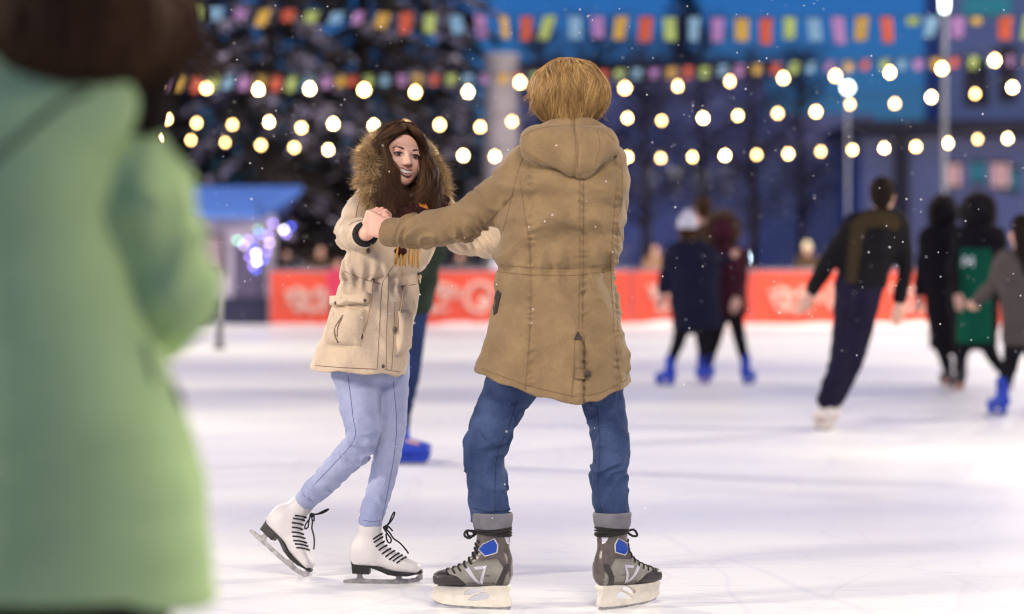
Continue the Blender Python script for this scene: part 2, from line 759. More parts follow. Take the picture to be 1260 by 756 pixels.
def side_patch(tree, poly, sgn, lift=0.0015, cuts=5):
    """A panel of the boot: a side-view outline laid on the boot's flank."""
    bm = bmesh.new()
    vs = [bm.verts.new((p[0], 0, p[1])) for p in poly]
    fc = bm.faces.new(vs)
    bmesh.ops.triangulate(bm, faces=[fc])
    bmesh.ops.subdivide_edges(bm, edges=bm.edges[:], cuts=cuts, use_grid_fill=True)
    N = []
    for v in bm.verts:
        l, n, i, d = tree.ray_cast(Vector((v.co.x, 0.3 * sgn, v.co.z)), Vector((0, -sgn, 0)))
        if l is None or l.y * sgn < 0:
            l, n, i, d = tree.find_nearest(Vector((v.co.x, 0.03 * sgn, v.co.z)))
        if n.y * sgn < -0.2:
            n = -n
        N.append(np.array(n))
        v.co = l + n * lift
    return thick_sheet(bm, N, lift + 0.0015)


def thick_sheet(bm, N, depth):
    """The sheet in bm plus a skirt of the given depth round its edge, so it reads as a sewn-on piece."""
    bm.verts.index_update()
    v = [np.array(x.co[:]) for x in bm.verts]
    f = [[x.index for x in q.verts] for q in bm.faces]
    low = {}
    for e in bm.edges:
        if len(e.link_faces) == 1:
            a, b = e.verts[0].index, e.verts[1].index
            for i in (a, b):
                if i not in low:
                    low[i] = len(v)
                    v.append(v[i] - N[i] * depth)
            f.append([a, b, low[b], low[a]])
    bm.free()
    return np.array(v), f


def z2(pts, ox, oy, s):
    return [((ox - x) / s, (oy - y) / s) for x, y in pts]


def hockey_geo():
    S = 1901.0
    Z = lambda pts: z2(pts, 565, 728, S)
    shaft = loft([[0.12, 0.075, 0, 0.075, 0.040], [0.165, 0.070, 0, 0.066, 0.041], [0.20, 0.064, 0, 0.058, 0.043], [0.25, 0.060, 0, 0.055, 0.047], [0.292, 0.060, 0, 0.056, 0.050]], cap_r=0.008)
    foot = loft([[0.002, 0, 0.125, 0.030, 0.046], [0.03, 0, 0.128, 0.036, 0.048], [0.09, 0, 0.128, 0.038, 0.050], [0.15, 0, 0.117, 0.043, 0.039], [0.20, 0, 0.106, 0.047, 0.028], [0.24, 0, 0.101, 0.043, 0.024], [0.262, 0, 0.099, 0.030, 0.019]], axis=0, p=2.6, cap_r=0.016)
    inner = loft([[0.22, 0.060, 0, 0.042, 0.036], [0.35, 0.060, 0, 0.047, 0.041]], cap_r=0.004)

    def f(P):
        d = smin(shaft(P), foot(P), 0.03)
        d = smax(d, 0.081 - P[:, 2], 0.004)
        return smax(d, -inner(P), 0.005)
    boot = mesh_sdf(f, (-0.02, -0.075, 0.06), (0.29, 0.075, 0.32), 0.0034)
    tr = bvh(boot)
    pan = {}
    grey = Z([(300, 572), (245, 520), (150, 492), (280, 440), (355, 415), (490, 400), (528, 455), (500, 520), (470, 570)])
    toe = Z([(80, 572), (66, 540), (80, 505), (130, 490), (150, 500), (230, 512), (262, 545), (285, 572)])
    heel = Z([(470, 570), (510, 500), (535, 440), (562, 432), (560, 470), (540, 500), (515, 570)])
    heel2 = Z([(520, 570), (544, 505), (561, 476), (560, 570)])
    blue = Z([(372, 345), (400, 312), (470, 277), (489, 312), (484, 358), (415, 380)])
    rim = Z([(365, 346), (396, 306), (474, 269), (496, 310), (490, 363), (413, 387)])
    tri = Z([(342, 453), (427, 441), (410, 462), (352, 470)])
    tri2 = Z([(427, 441), (390, 564), (374, 545), (405, 463)])
    stripe = Z([(280, 462), (310, 455), (372, 545), (375, 562), (350, 545)])
    back = Z([(527, 262), (553, 255), (550, 310), (540, 300)])
    for sg in (-1, 1):
        for k, p, l in (("grey", grey, 0.0012), ("dark", toe, 0.0016), ("dark", heel, 0.0016), ("grey", heel2, 0.0012), ("blue", blue, 0.0030), ("white", rim, 0.0018), ("silver", tri, 0.0028), ("silver", tri2, 0.0030), ("silver", stripe, 0.0028), ("silver", back, 0.0018)):
            pan.setdefault(k, []).append(side_patch(tr, p, sg, l))
    outer = Z([(65, 582), (300, 590), (556, 572), (552, 600), (543, 625), (567, 685), (560, 705), (430, 712), (150, 702), (70, 676), (55, 655), (78, 612)])
    h1 = rounded(Z([(250, 648), (283, 600), (392, 582), (396, 608), (300, 644)]), 1)
    h2 = rounded(Z([(268, 676), (335, 630), (398, 612), (440, 642), (418, 674), (320, 682)]), 1)
    holder = side_plate([rounded(outer, 1), h1, h2], 0.018, 0.0022)
    # wider under the sole
    v = holder[0]
    v[:, 1] *= 1 + np.clip((v[:, 2] - 0.045) / 0.035, 0, 1) * 1.6
    blade = side_plate([Z([(58, 662), (70, 684), (150, 708), (430, 719), (563, 708), (556, 727), (430, 729), (180, 719), (85, 700), (60, 676)])], 0.005, 0.0006)
    # laces
    L = []
    path = Z([(345, 262), (338, 300), (335, 330), (325, 365), (305, 400), (275, 428), (240, 447), (205, 462), (165, 474)])
    for u, w in path:
        pts = []
        for a in np.linspace(-1.15, 1.15, 9):
            o = Vector((u + 0.08 * 0.55, 0, w - 0.045))
            d = Vector((0.62 * math.cos(a) + 0.05, math.sin(a) * 0.72, 0.62 * math.cos(a)))
            d.normalize()
            l, n, i, dd = tr.ray_cast(Vector((u - 0.03, 0, w - 0.035)), d)
            if l is not None and dd < 0.09:
                pts.append(np.array(l + d * 0.0025))
        if len(pts) > 3:
            L.append(tube(pts, 0.0034, 5))
    for k in range(4):
        a = np.linspace(0, 2 * math.pi, 24, endpoint=False)
        L.append(tube(np.stack([0.060 + 0.060 * np.cos(a), 0.0505 * np.sin(a), 0.252 + k * 0.0052 + 0.006 * np.cos(a + k)], 1), 0.0036, 5, closed=True))
    L.append(tube(spline([(0.118, 0.01, 0.255), (0.145, 0.02, 0.262), (0.152, 0.03, 0.247), (0.135, 0.028, 0.238), (0.120, 0.015, 0.252)], 14), 0.0042, 5))
    L.append(tube(spline([(0.118, -0.01, 0.255), (0.148, -0.012, 0.258), (0.150, -0.026, 0.240), (0.132, -0.02, 0.240), (0.120, -0.008, 0.252)], 14), 0.0042, 5))
    L.append(ball((0.121, 0.004, 0.255), (0.010, 0.012, 0.010)))
    # padded cuff and tongue at the top
    cuff = loft([[0.262, 0.060, 0, 0.056, 0.0505], [0.29, 0.060, 0, 0.064, 0.058], [0.322, 0.062, 0, 0.068, 0.063]], cap_r=0.008)
    hole = loft([[0.25, 0.061, 0, 0.052, 0.046], [0.36, 0.062, 0, 0.058, 0.053]])
    tongue = ell((0.116, 0, 0.290), (0.012, 0.03, 0.032))

    def fc(P):
        return smax(smin(cuff(P), tongue(P), 0.01), -hole(P), 0.004)
    cuffm = mesh_sdf(fc, (-0.02, -0.075, 0.25), (0.15, 0.075, 0.345), 0.0034)
    eyelets = [ball((u, sg * 0.036, w), 0.004, 6, 5) for sg in (-1, 1) for u, w in Z([(350, 330), (335, 372), (300, 415)])]
    return dict(boot=boot, panels=pan, holder=holder, blade=blade, laces=join(*L), cuff=cuffm)


def figure_geo(lace_tail=True):
    S = 1785.0
    Z = lambda pts: [((x - 755) / S, (672 - y) / S) for x, y in pts]
    shaft = loft([[0.075, 0.045, 0, 0.046, 0.032], [0.12, 0.052, 0, 0.057, 0.034], [0.16, 0.058, 0, 0.050, 0.034], [0.19, 0.062, 0, 0.043, 0.036], [0.222, 0.064, 0, 0.043, 0.038]], cap_r=0.006)
    foot = loft([[0.002, 0, 0.112, 0.024, 0.036], [0.03, 0, 0.112, 0.031, 0.042], [0.07, 0, 0.113, 0.033, 0.046], [0.11, 0, 0.097, 0.034, 0.042], [0.15, 0, 0.080, 0.039, 0.037], [0.19, 0, 0.068, 0.040, 0.028], [0.225, 0, 0.060, 0.035, 0.021], [0.248, 0, 0.056, 0.022, 0.014]], axis=0, p=2.4, cap_r=0.012)
    hole = loft([[0.17, 0.063, 0, 0.034, 0.028], [0.25, 0.065, 0, 0.038, 0.033]], cap_r=0.004)

    def f(P):
        d = smin(shaft(P), foot(P), 0.03)
        # slanted top edge and pinched shin
        d = smax(d, (P[:, 2] - 0.218 - 0.16 * (P[:, 0] - 0.06)), 0.006)
        return smax(d, -hole(P), 0.004)
    boot = mesh_sdf(f, (-0.02, -0.065, 0.03), (0.275, 0.065, 0.25), 0.0032)
    tr = bvh(boot)
    sole = side_plate([Z([(757, 533), (800, 536), (870, 543), (930, 562), (1000, 590), (1050, 600), (1120, 600), (1200, 584), (1203, 594), (1120, 612), (1050, 613), (990, 604), (920, 576), (866, 558), (862, 604), (764, 601)])], 0.062, 0.003)
    v = sole[0]
    v[:, 1] *= np.interp(v[:, 0], [0, 0.03, 0.07, 0.12, 0.17, 0.21, 0.25], [0.75, 0.95, 0.85, 0.95, 1.2, 1.05, 0.5])
    outer = Z([(695, 660), (700, 652), (760, 644), (781, 640), (788, 622), (780, 604), (822, 604), (816, 622), (824, 640), (860, 646), (1010, 646), (1036, 640), (1042, 622), (1036, 610), (1072, 610), (1068, 622), (1080, 640), (1120, 640), (1160, 632), (1180, 616), (1176, 602), (1200, 598), (1208, 610), (1210, 628), (1205, 644), (1196, 640), (1190, 652), (1180, 656), (1120, 667), (1000, 672), (760, 672), (700, 668)])
    blade = side_plate([outer], 0.005, 0.0008)
    plates = []
    for x0, x1, y0, ww in ((768, 860, 601, 0.045), (1020, 1200, 608, 0.055)):
        a = Z([(x0, y0), (x1, y0)])
        plates.append(box(((a[0][0] + a[1][0]) / 2, 0, a[0][1] + (0.001 if x0 < 900 else 0.0016)), (a[1][0] - a[0][0], ww * 0.8, 0.003)))
    L = []
    path = Z([(946, 300), (944, 330), (946, 358), (950, 382), (962, 406), (982, 430), (1002, 452), (1024, 472), (1048, 488), (1072, 500), (1096, 510)])
    for i, (u, w) in enumerate(path):
        for sg in (-1, 1):
            pts = []
            for a in np.linspace(-0.25, 1.25, 8):
                d = Vector((0.66 * math.cos(a), sg * math.sin(a) * 0.9, 0.6 * math.cos(a) + 0.03 * (i % 2)))
                d.normalize()
                l, n, ii, dd = tr.ray_cast(Vector((u - 0.035, 0, w - 0.028 + 0.006 * a)), d)
                if l is not None and dd < 0.08:
                    pts.append(np.array(l + d * 0.002))
            if len(pts) > 3:
                L.append(tube(pts, 0.0029, 5))
    kx, kw = Z([(950, 312)])[0]
    L.append(ball((kx + 0.012, 0, kw), (0.009, 0.012, 0.009)))
    c = lambda *p: L.append(tube(spline([(a, b, d) for (a, d), b in zip(Z([(x, y) for x, y, _ in p]), [q[2] for q in p])], 16), 0.0031, 5))
    c((955, 310, 0), (985, 290, 0.01), (1005, 240, 0.02), (1020, 215, 0.022), (1022, 235, 0.014), (1000, 275, 0.01), (965, 312, 0))
    c((955, 310, 0), (985, 300, -0.012), (1005, 312, -0.02), (1022, 328, -0.024))
    c((955, 312, 0), (985, 350, -0.012), (1010, 385, -0.016), (1000, 408, -0.014), (980, 390, -0.006), (972, 350, 0))
    c((960, 314, 0), (990, 345, 0.014), (1015, 385, 0.020), (1055, 415, 0.026), (1090, 455, 0.03), (1110, 484, 0.03))
    return dict(boot=boot, sole=sole, blade=join(blade, *plates), laces=join(*L))


def rental_geo():
    """Plain plastic hire skate, for the skaters farther off."""
    shaft = loft([[0.10, 0.055, 0, 0.062, 0.044], [0.16, 0.060, 0, 0.058, 0.046], [0.23, 0.060, 0, 0.056, 0.050], [0.30, 0.058, 0, 0.060, 0.056]], cap_r=0.01)
    foot = loft([[0.0, 0, 0.11, 0.034, 0.040], [0.06, 0, 0.115, 0.040, 0.048], [0.14, 0, 0.108, 0.046, 0.042], [0.21, 0, 0.098, 0.047, 0.032], [0.275, 0, 0.092, 0.028, 0.022]], axis=0, p=2.4, cap_r=0.016)
    boot = mesh_sdf(union([shaft, foot], 0.03), (-0.03, -0.08, 0.05), (0.31, 0.08, 0.33), 0.008)
    holder = side_plate([[(0.0, 0.075), (0.26, 0.075), (0.275, 0.05), (0.25, 0.018), (0.01, 0.018), (-0.005, 0.05)], [(0.09, 0.058), (0.17, 0.058), (0.19, 0.035), (0.07, 0.035)]], 0.022, 0.003)
    blade = side_plate([[(-0.005, 0.02), (0.27, 0.02), (0.262, 0.006), (0.23, 0.0), (0.02, 0.0)]], 0.006, 0.0008)
    return dict(boot=boot, holder=holder, blade=blade)
# ------------------------------------------------------------------ cloth, skin, hair
M_skin = mat("skin", (0.66, 0.415, 0.305), 0.5, col2=(0.65, 0.33, 0.245), vscale=16, sss=0.12, bump=0.08, bscale=300)
M_lip = mat("lip", (0.54, 0.25, 0.20), 0.45, sss=0.1)
M_teeth = mat("teeth", (0.66, 0.60, 0.53), 0.25)
M_eye = mat("eye_dark", (0.03, 0.018, 0.012), 0.12, spec=0.6)
M_eyew = mat("eye_white", (0.34, 0.29, 0.27), 0.25)
M_brow = mat("brow", (0.070, 0.040, 0.026), 0.7)
M_tan = mat("tan_canvas", (0.218, 0.148, 0.077), 0.86, var=0.13, vscale=12, bump=0.42, bscale=60, fine=0.16, fscale=180, sheen=0.15, spec=0.12)
M_tan_seam = mat("tan_stitching", (0.178, 0.118, 0.064), 0.9, spec=0.12)
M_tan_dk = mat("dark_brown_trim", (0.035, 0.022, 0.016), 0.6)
M_tan_lining = mat("tan_lining", (0.14, 0.10, 0.06), 0.9)
M_beige = mat("beige_canvas", (0.55, 0.43, 0.31), 0.85, var=0.10, vscale=9, bump=0.38, bscale=60, fine=0.12, fscale=180, sheen=0.15, spec=0.12)
M_beige_seam = mat("beige_stitching", (0.23, 0.165, 0.115), 0.9, spec=0.12)
M_beige_dk = mat("brown_snap", (0.085, 0.05, 0.035), 0.4, spec=0.6)
M_cord = mat("beige_cord", (0.40, 0.28, 0.18), 0.8)
M_rib = mat("black_knit_cuff", (0.012, 0.011, 0.012), 0.9, bump=0.4, bscale=150)
M_denim = mat("dark_blue_denim", (0.050, 0.076, 0.165), 0.85, col2=(0.022, 0.037, 0.092), vscale=9, bump=0.5, bscale=70, fine=0.30, fscale=170, spec=0.12)
M_denim_seam = mat("denim_stitching", (0.014, 0.026, 0.07), 0.9)
M_ldenim = mat("light_blue_denim", (0.37, 0.40, 0.56), 0.85, col2=(0.27, 0.30, 0.46), vscale=5, bump=0.30, bscale=50, fine=0.12, fscale=170, spec=0.12)
M_ldenim_seam = mat("pale_denim_stitching", (0.11, 0.135, 0.26), 0.9)
M_hair_b = mat("brown_hair", (0.115, 0.052, 0.021), 0.5, island=0.6, spec=0.25, col2=(0.030, 0.014, 0.007), vscale=22, stretch=(1, 1, 0.3))  # two-tone noise puts the sheen highlights of the locks into the colour
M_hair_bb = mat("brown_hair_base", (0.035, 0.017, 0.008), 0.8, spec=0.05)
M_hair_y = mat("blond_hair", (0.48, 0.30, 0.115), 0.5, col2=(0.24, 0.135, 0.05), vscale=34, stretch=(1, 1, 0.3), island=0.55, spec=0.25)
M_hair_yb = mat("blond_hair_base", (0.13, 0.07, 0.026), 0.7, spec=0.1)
M_fur = mat("tan_fur", (0.47, 0.325, 0.17), 0.6, island=0.6, spec=0.2)
M_fur_b = mat("brown_fur_base", (0.10, 0.058, 0.028), 0.9)
M_scarf = mat("maroon_scarf", (0.045, 0.010, 0.010), 0.9, col2=(0.02, 0.008, 0.008), vscale=20, bump=0.5, bscale=90, spec=0.12)
M_scarf_o = mat("orange_scarf_stripe", (0.50, 0.17, 0.025), 0.9, bump=0.5, bscale=90)
M_fringe = mat("ochre_fringe", (0.52, 0.27, 0.05), 0.85, island=0.3)
M_boot_dk = mat("taupe_boot", (0.085, 0.066, 0.058), 0.30, var=0.25, vscale=35, bump=0.25, bscale=40, spec=0.5)
M_boot_grey = mat("grey_boot_panel", (0.215, 0.205, 0.175), 0.6, var=0.12, vscale=40, bump=0.2, bscale=200)
M_boot_blk = mat("brown_black_boot", (0.035, 0.028, 0.03), 0.45, var=0.2, vscale=40)
M_boot_blue = mat("blue_plastic", (0.006, 0.045, 0.30), 0.4)
M_boot_sil = mat("silver_plastic", (0.52, 0.50, 0.56), 0.35, metal=0.2)
M_boot_wht = mat("pale_edging", (0.62, 0.60, 0.60), 0.5)
M_holder = mat("cream_plastic", (0.66, 0.61, 0.52), 0.42, var=0.10, vscale=30, bump=0.1, bscale=30)
M_steel = mat("steel", (0.45, 0.44, 0.44), 0.38, metal=0.9, var=0.3, vscale=60)
M_steel_dk = mat("worn_steel", (0.33, 0.31, 0.30), 0.5, metal=0.7, var=0.35, vscale=50)
M_lace = mat("black_lace", (0.010, 0.009, 0.009), 0.8)
M_leather = mat("white_leather", (0.60, 0.565, 0.55), 0.5, var=0.07, vscale=14, bump=0.15, bscale=60)
M_cuff = mat("grey_boot_lining", (0.140, 0.137, 0.155), 0.75, var=0.15, vscale=30, bump=0.3, bscale=90)
M_sole = mat("black_sole", (0.016, 0.013, 0.012), 0.5)


def face_bits(body, c, R, s, smile=True):
    """Eyes, brows, lashes, lips and teeth, set in the head's own frame."""
    c, R = np.asarray(c, float), np.asarray(R, float)
    T = lambda p: c + (np.asarray(p, float) * s) @ R.T
    for sg in (-1, 1):
        ew = ball((0, 0, 0), 0.0125 * s, 14, 10)
        e = (ew[0] + T((sg * 0.032, 0.0785, 0.000)), ew[1])
        ir = ball((0, 0, 0), (0.0082 * s,) * 3, 12, 8)
        i = (ir[0] + T((sg * 0.032 + 0.001, 0.0855, 0.0005)), ir[1])
        g = join(setmat(e, 0), setmat(i, 1))
        obj("eye", g, [M_eyew, M_eye], body)
        a = np.linspace(-1, 1, 9)
        lash = np.stack([T((sg * 0.032 + x * 0.0165, 0.0905 - 0.008 * x * x, 0.0072 - 0.0055 * x * x)) for x in a])
        lash2 = np.stack([T((sg * 0.032 + x * 0.0145, 0.0885 - 0.008 * x * x, -0.0075 + 0.003 * x * x)) for x in a])
        lid = np.stack([T((sg * 0.032 + x * 0.017, 0.0895 - 0.009 * x * x, 0.0115 - 0.006 * x * x)) for x in a])
        obj("eyelash", join(tube(lash, 0.0021 * s, 5), tube(lash2, 0.0010 * s, 5)), M_brow, body)
        obj("eyelid", tube(lid, 0.0040 * s, 6), M_skin, body)
        br = np.stack([T((sg * (0.016 + 0.036 * t), 0.0925 - 0.016 * t * t, 0.0200 + 0.007 * math.sin(t * 2.2) - 0.003 * t)) for t in np.linspace(0, 1, 9)])
        obj("eyebrow", tube(br, np.array([2.6, 3.8, 4.2, 4.0, 3.8, 3.4, 2.8, 2.0, 1.0]) * 0.001 * s, 6), M_brow, body)
    a = np.linspace(-1, 1, 15)
    up = np.stack([T((x * 0.036, 0.0985 - 0.026 * x * x, -0.0575 + 0.012 * x * x - 0.0012 * math.cos(x * 6))) for x in a])
    lo = np.stack([T((x * 0.035, 0.0975 - 0.026 * x * x, -0.0815 + 0.0350 * x * x)) for x in a])
    rr = 0.0040 * s * (1 - 0.75 * np.abs(a) ** 2.5)
    obj("lips", join(tube(up, rr * 0.70, 6), tube(lo, rr * 1.05, 6)), M_lip, body)
    t0 = np.stack([T((x * 0.032, 0.0955 - 0.022 * x * x, -0.0580 + 0.0115 * x * x)) for x in a])
    t1 = np.stack([T((x * 0.033, 0.0955 - 0.023 * x * x, -0.0738 + 0.0265 * x * x)) for x in a])
    v = np.concatenate([t0, t1])
    n = len(a)
    obj("teeth", (v, [[i, i + 1, n + i + 1, n + i] for i in range(n - 1)]), M_teeth, body)
    t2 = np.stack([T((x * 0.028, 0.0885 - 0.018 * x * x, -0.057 + 0.008 * x * x)) for x in a])
    t3 = np.stack([T((x * 0.028, 0.0885 - 0.018 * x * x, -0.079 + 0.0265 * x * x)) for x in a])
    obj("mouth_lining", (np.concatenate([t2, t3]), [[i, i + 1, n + i + 1, n + i] for i in range(n - 1)]), M_scarf, body)


def zoff(px, py, Y, pts, oz=0):
    return [W(x, y, Y) for x, y in pts]


def st_px(rows, Y):
    """rows: py, left px, right px, half depth[, dY] -> loft stations along z."""
    out = []
    for r in rows:
        py, xl, xr, hd = r[:4]
        dY = r[4] if len(r) > 4 else 0.0
        k = (Y + dY) / FPX
        out.append([CAMZ + (HZ - py) * k, ((xl + xr) / 2 - 630) * k, Y + dY, (xr - xl) / 2 * k, hd])
    return out


def hem_fn(pts, Y):
    """The lower edge of a coat: height as a function of x."""
    k = Y / FPX
    xs = np.array([(p[0] - 630) * k for p in pts])
    zs = np.array([CAMZ + (HZ - p[1]) * k for p in pts])
    return lambda P: np.interp(P[:, 0], xs, zs).astype(F32)


def put_skate(parent, name, geo, M, hockey):
    if hockey:
        b = obj(name, xf(geo["boot"], M), M_boot_dk, parent)
        for k, m, nm in (("grey", M_boot_grey, "side_panel"), ("dark", M_boot_blk, "dark_panel"), ("blue", M_boot_blue, "blue_window"), ("white", M_boot_wht, "window_rim"), ("silver", M_boot_sil, "silver_emblem")):
            for gp in geo["panels"][k]:
                obj(nm, xf(gp, M), m, b)
        obj("blade_holder", xf(geo["holder"], M), M_holder, b)
        obj("blade", xf(geo["blade"], M), M_steel, b)
        obj("laces", xf(geo["laces"], M), M_lace, b)
        obj("padded_cuff", xf(geo["cuff"], M), M_cuff, b)
    else:
        b = obj(name, xf(geo["boot"], M), M_leather, parent)
        obj("heel_and_sole", xf(geo["sole"], M), M_sole, b)
        obj("blade", xf(geo["blade"], M), M_steel_dk, b)
        obj("laces", xf(geo["laces"], M), M_lace, b)
    return b


# ================================================================== THE MAN
YM = 8.10
man = thing("person", "man seen from behind in a tan hooded parka, blue jeans and grey hockey skates", "person", W(672, 337, YM) * [1, 1, 0])

GH = hockey_geo()
oL = W(629, 750.5, 8.015)
oL[2] = 0.0
oR = W(736, 752, 8.0)
oR[2] = 0.0
ML = Mframe(oL, (-0.985, 0.17, 0.0), (0, 0, 1))
MR = Mframe(oR, (0.78, 0.626, 0.0), (0, 0, 1))
put_skate(man, "ice_skate", GH, ML, True)
put_skate(man, "ice_skate", GH, MR, True)

ankL = (ML @ [0.060, 0, 0.30, 1])[:3]
ankR = (MR @ [0.060, 0, 0.30, 1])[:3]

# body: one continuous figure inside the clothes
shL, elL, wrL = W(645, 212, 8.12), W(570, 273, 8.20), W(486, 286, 8.36)
shR, elR, wrR = W(750, 215, 8.12), W(745, 288, 8.36), W(662, 292, 8.52)
hc = W(700, 127, 8.13)
Rm = axes((-0.42, 0.9, -0.05))
hipL, knL = W(640, 455, 8.1), W(597, 548, 8.06)
hipR, knR = W(735, 458, 8.1), W(751, 552, 8.06)
toeL = (ML @ [0.2, 0, 0.11, 1])[:3]
toeR = (MR @ [0.2, 0, 0.11, 1])[:3]
heL = (ML @ [0.05, 0, 0.12, 1])[:3]
heR = (MR @ [0.05, 0, 0.12, 1])[:3]
tors = loft(st_px([(470, 640, 748, 0.08), (430, 640, 745, 0.09), (340, 632, 740, 0.095), (250, 635, 757, 0.11), (200, 640, 762, 0.09), (175, 672, 728, 0.06)], 8.1), cap_r=0.03)
handL = hand_prims(wrL + (W(484, 286, 8.36) - wrL), W(456, 277, 8.375) - W(484, 287, 8.36), (0.05, -1, 0.25), (0.1, 0, 1), 0.19, (0.30, 1.0, 0.9), 0.75, 0.98)
handR = hand_prims(wrR, W(630, 292, 8.56) - wrR, (0, -1, 0.3), (0, 0, 1), 0.185, (0.7, 1.0, 0.7), 0.6)
f_body = [head_sdf(hc, Rm, 1.0), cap(W(703, 178, 8.10), W(701, 140, 8.115), 0.060, 0.055), tors,
          chain([shL, elL, wrL], [0.055, 0.043, 0.030]), handL, chain([shR, elR, wrR], [0.055, 0.043, 0.030]), handR,
          chain([hipL, W(616, 500, 8.09), knL, W(599, 590, 8.05), ankL, heL], [0.07, 0.055, 0.046, 0.040, 0.031, 0.031]), cap(heL, toeL, 0.032, 0.024),
          chain([hipR, W(744, 500, 8.09), knR, W(749, 585, 8.05), ankR, heR], [0.07, 0.052, 0.042, 0.036, 0.031, 0.031]), cap(heR, toeR, 0.032, 0.024)]


def man_body(P):
    D = f_body[0](P)
    for i, g in enumerate(f_body[1:]):
        D = smin(D, g(P), 0.012 if i in (3, 5) else 0.02)
    return D


g = mesh_sdf(man_body, (-0.50, 7.80, 0.04), (0.50, 8.70, 1.90), 0.0034, 1)
mbody = obj("body", g, M_skin, man)
face_bits(mbody, hc, Rm, 1.0)

# coat
rows = [(157, 686, 726, 0.045, 0.01), (166, 668, 738, 0.085, 0.01), (178, 648, 756, 0.115), (196, 634, 764, 0.135), (215, 628, 766, 0.145), (250, 622, 766, 0.155), (290, 618, 760, 0.15),
        (330, 613, 752, 0.132), (370, 608, 756, 0.15), (410, 601, 762, 0.165), (450, 593, 774, 0.18), (510, 583, 787, 0.195)]
trunk = loft(st_px(rows, YM), p=2.35, cap_r=0.02)
inner = loft([[r[0], r[1], r[2], r[3] - 0.028, r[4] - 0.028] for r in st_px(rows[8:], YM)] , p=2.35)
hem = hem_fn([(560, 448), (588, 461), (620, 473), (650, 484), (690, 494), (715, 497), (742, 491), (778, 474), (800, 468)], 7.95)
zin = W(0, 372, YM)[2]
slL = chain([W(651, 206, 8.11), W(618, 240, 8.13), elL, W(530, 283, 8.28), W(480, 286.5, 8.372)], [0.080, 0.073, 0.066, 0.062, 0.050],
            wr=[(0.008, 0.085, (0.5, 0.2, -0.7), 0.06, 0.30), (0.010, 0.066, (0.35, 0, 0.9), 0.26, 0.60)], k=0.015)
slR = chain([W(742, 208, 8.11), W(748, 245, 8.2), elR, W(700, 291, 8.45), wrR], [0.076, 0.068, 0.062, 0.058, 0.05], wr=[(0.007, 0.07, (0.3, 0, 0.8), 0.08, 0.6)], k=0.015)
zW = W(0, 332, YM)[2]


def man_coat(P):
    d = trunk(P)
    near = np.abs(d) < 0.06
    if near.any():
        Q = P[near]
        z = Q[:, 2]
        q = np.zeros(len(Q), F32)
        # soft horizontal quilting above the waist, long slanting drag folds below
        up = np.clip((z - zW) / 0.06, 0, 1)
        q += 0.011 * up * (np.sin((z + 0.012 * vnoise(Q * F32(9))) * F32(2 * math.pi / 0.115)) * (0.55 + 0.6 * vnoise(Q * F32(5))))
        q += 0.014 * up * ridged(np.stack([Q[:, 0] * 3.5 - Q[:, 2] * 3, Q[:, 1] * 3, Q[:, 2] * 10], 1).astype(F32))
        q += 0.014 * (1 - up) * ridged(np.stack([Q[:, 0] * 8 + Q[:, 2] * 4 + 3, Q[:, 1] * 5, Q[:, 2] * 2.6 - Q[:, 0] * 2.5], 1).astype(F32))
        q += 0.006 * np.exp(-((z - zW) / 0.05) ** 2) * np.sin(Q[:, 0] * 95 + 2.5 * vnoise(Q * F32(12)))
        q -= 0.007 * np.exp(-((z - zW) / 0.012) ** 2)
        q += 0.003 * vnoise(Q * F32(26)) + 0.0035 * ridged(np.stack([Q[:, 0] * 17 + Q[:, 2] * 9, Q[:, 1] * 10, Q[:, 2] * 15 - Q[:, 0] * 6], 1).astype(F32))
        for xp in (652, 715, 757):
            xs = W(xp, 0, YM)[0]
            q += 0.003 * np.exp(-((Q[:, 0] - xs) / 0.016) ** 2) * np.sin(Q[:, 2] * 210 + 4 * vnoise(Q * F32(20)))
            q -= 0.003 * np.exp(-((Q[:, 0] - xs) / 0.005) ** 2)
        # vent: the right flap lies over the left one
        xv = W(714, 0, YM)[0]
        back = Q[:, 1] < YM - 0.05
        zv = W(0, 413, YM)[2]
        q += np.where(back & (z < zv) & (Q[:, 0] < xv), 0.006, 0) * np.clip((zv - z) / 0.05, 0, 1)
        q -= np.where(back & (z < zv), 0.008 * np.exp(-((Q[:, 0] - xv - 0.004) / 0.006) ** 2), 0)
        d[near] -= q
    d = smin(d, slL(P), 0.035)
    d = smin(d, slR(P), 0.035)
    # the skirt of the coat is hollow; its lower edge is cut on the slant
    low = P[:, 2] - zin
    d = smax(d, -smax(inner(P), low, 0.02), 0.004)
    hz = hem(P) + 0.0035 * np.sin(P[:, 0] * 60 + 2 * vnoise(P * F32(9)))
    d = smax(d, hz - P[:, 2], 0.005)
    # sleeves end in open cuffs
    return d


cuffL_cut = cap(W(483, 286.5, 8.365), W(440, 280, 8.42), 0.036, 0.045)


def man_coat2(P):
    d = man_coat(P)
    return smax(d, -cuffL_cut(P), 0.006)


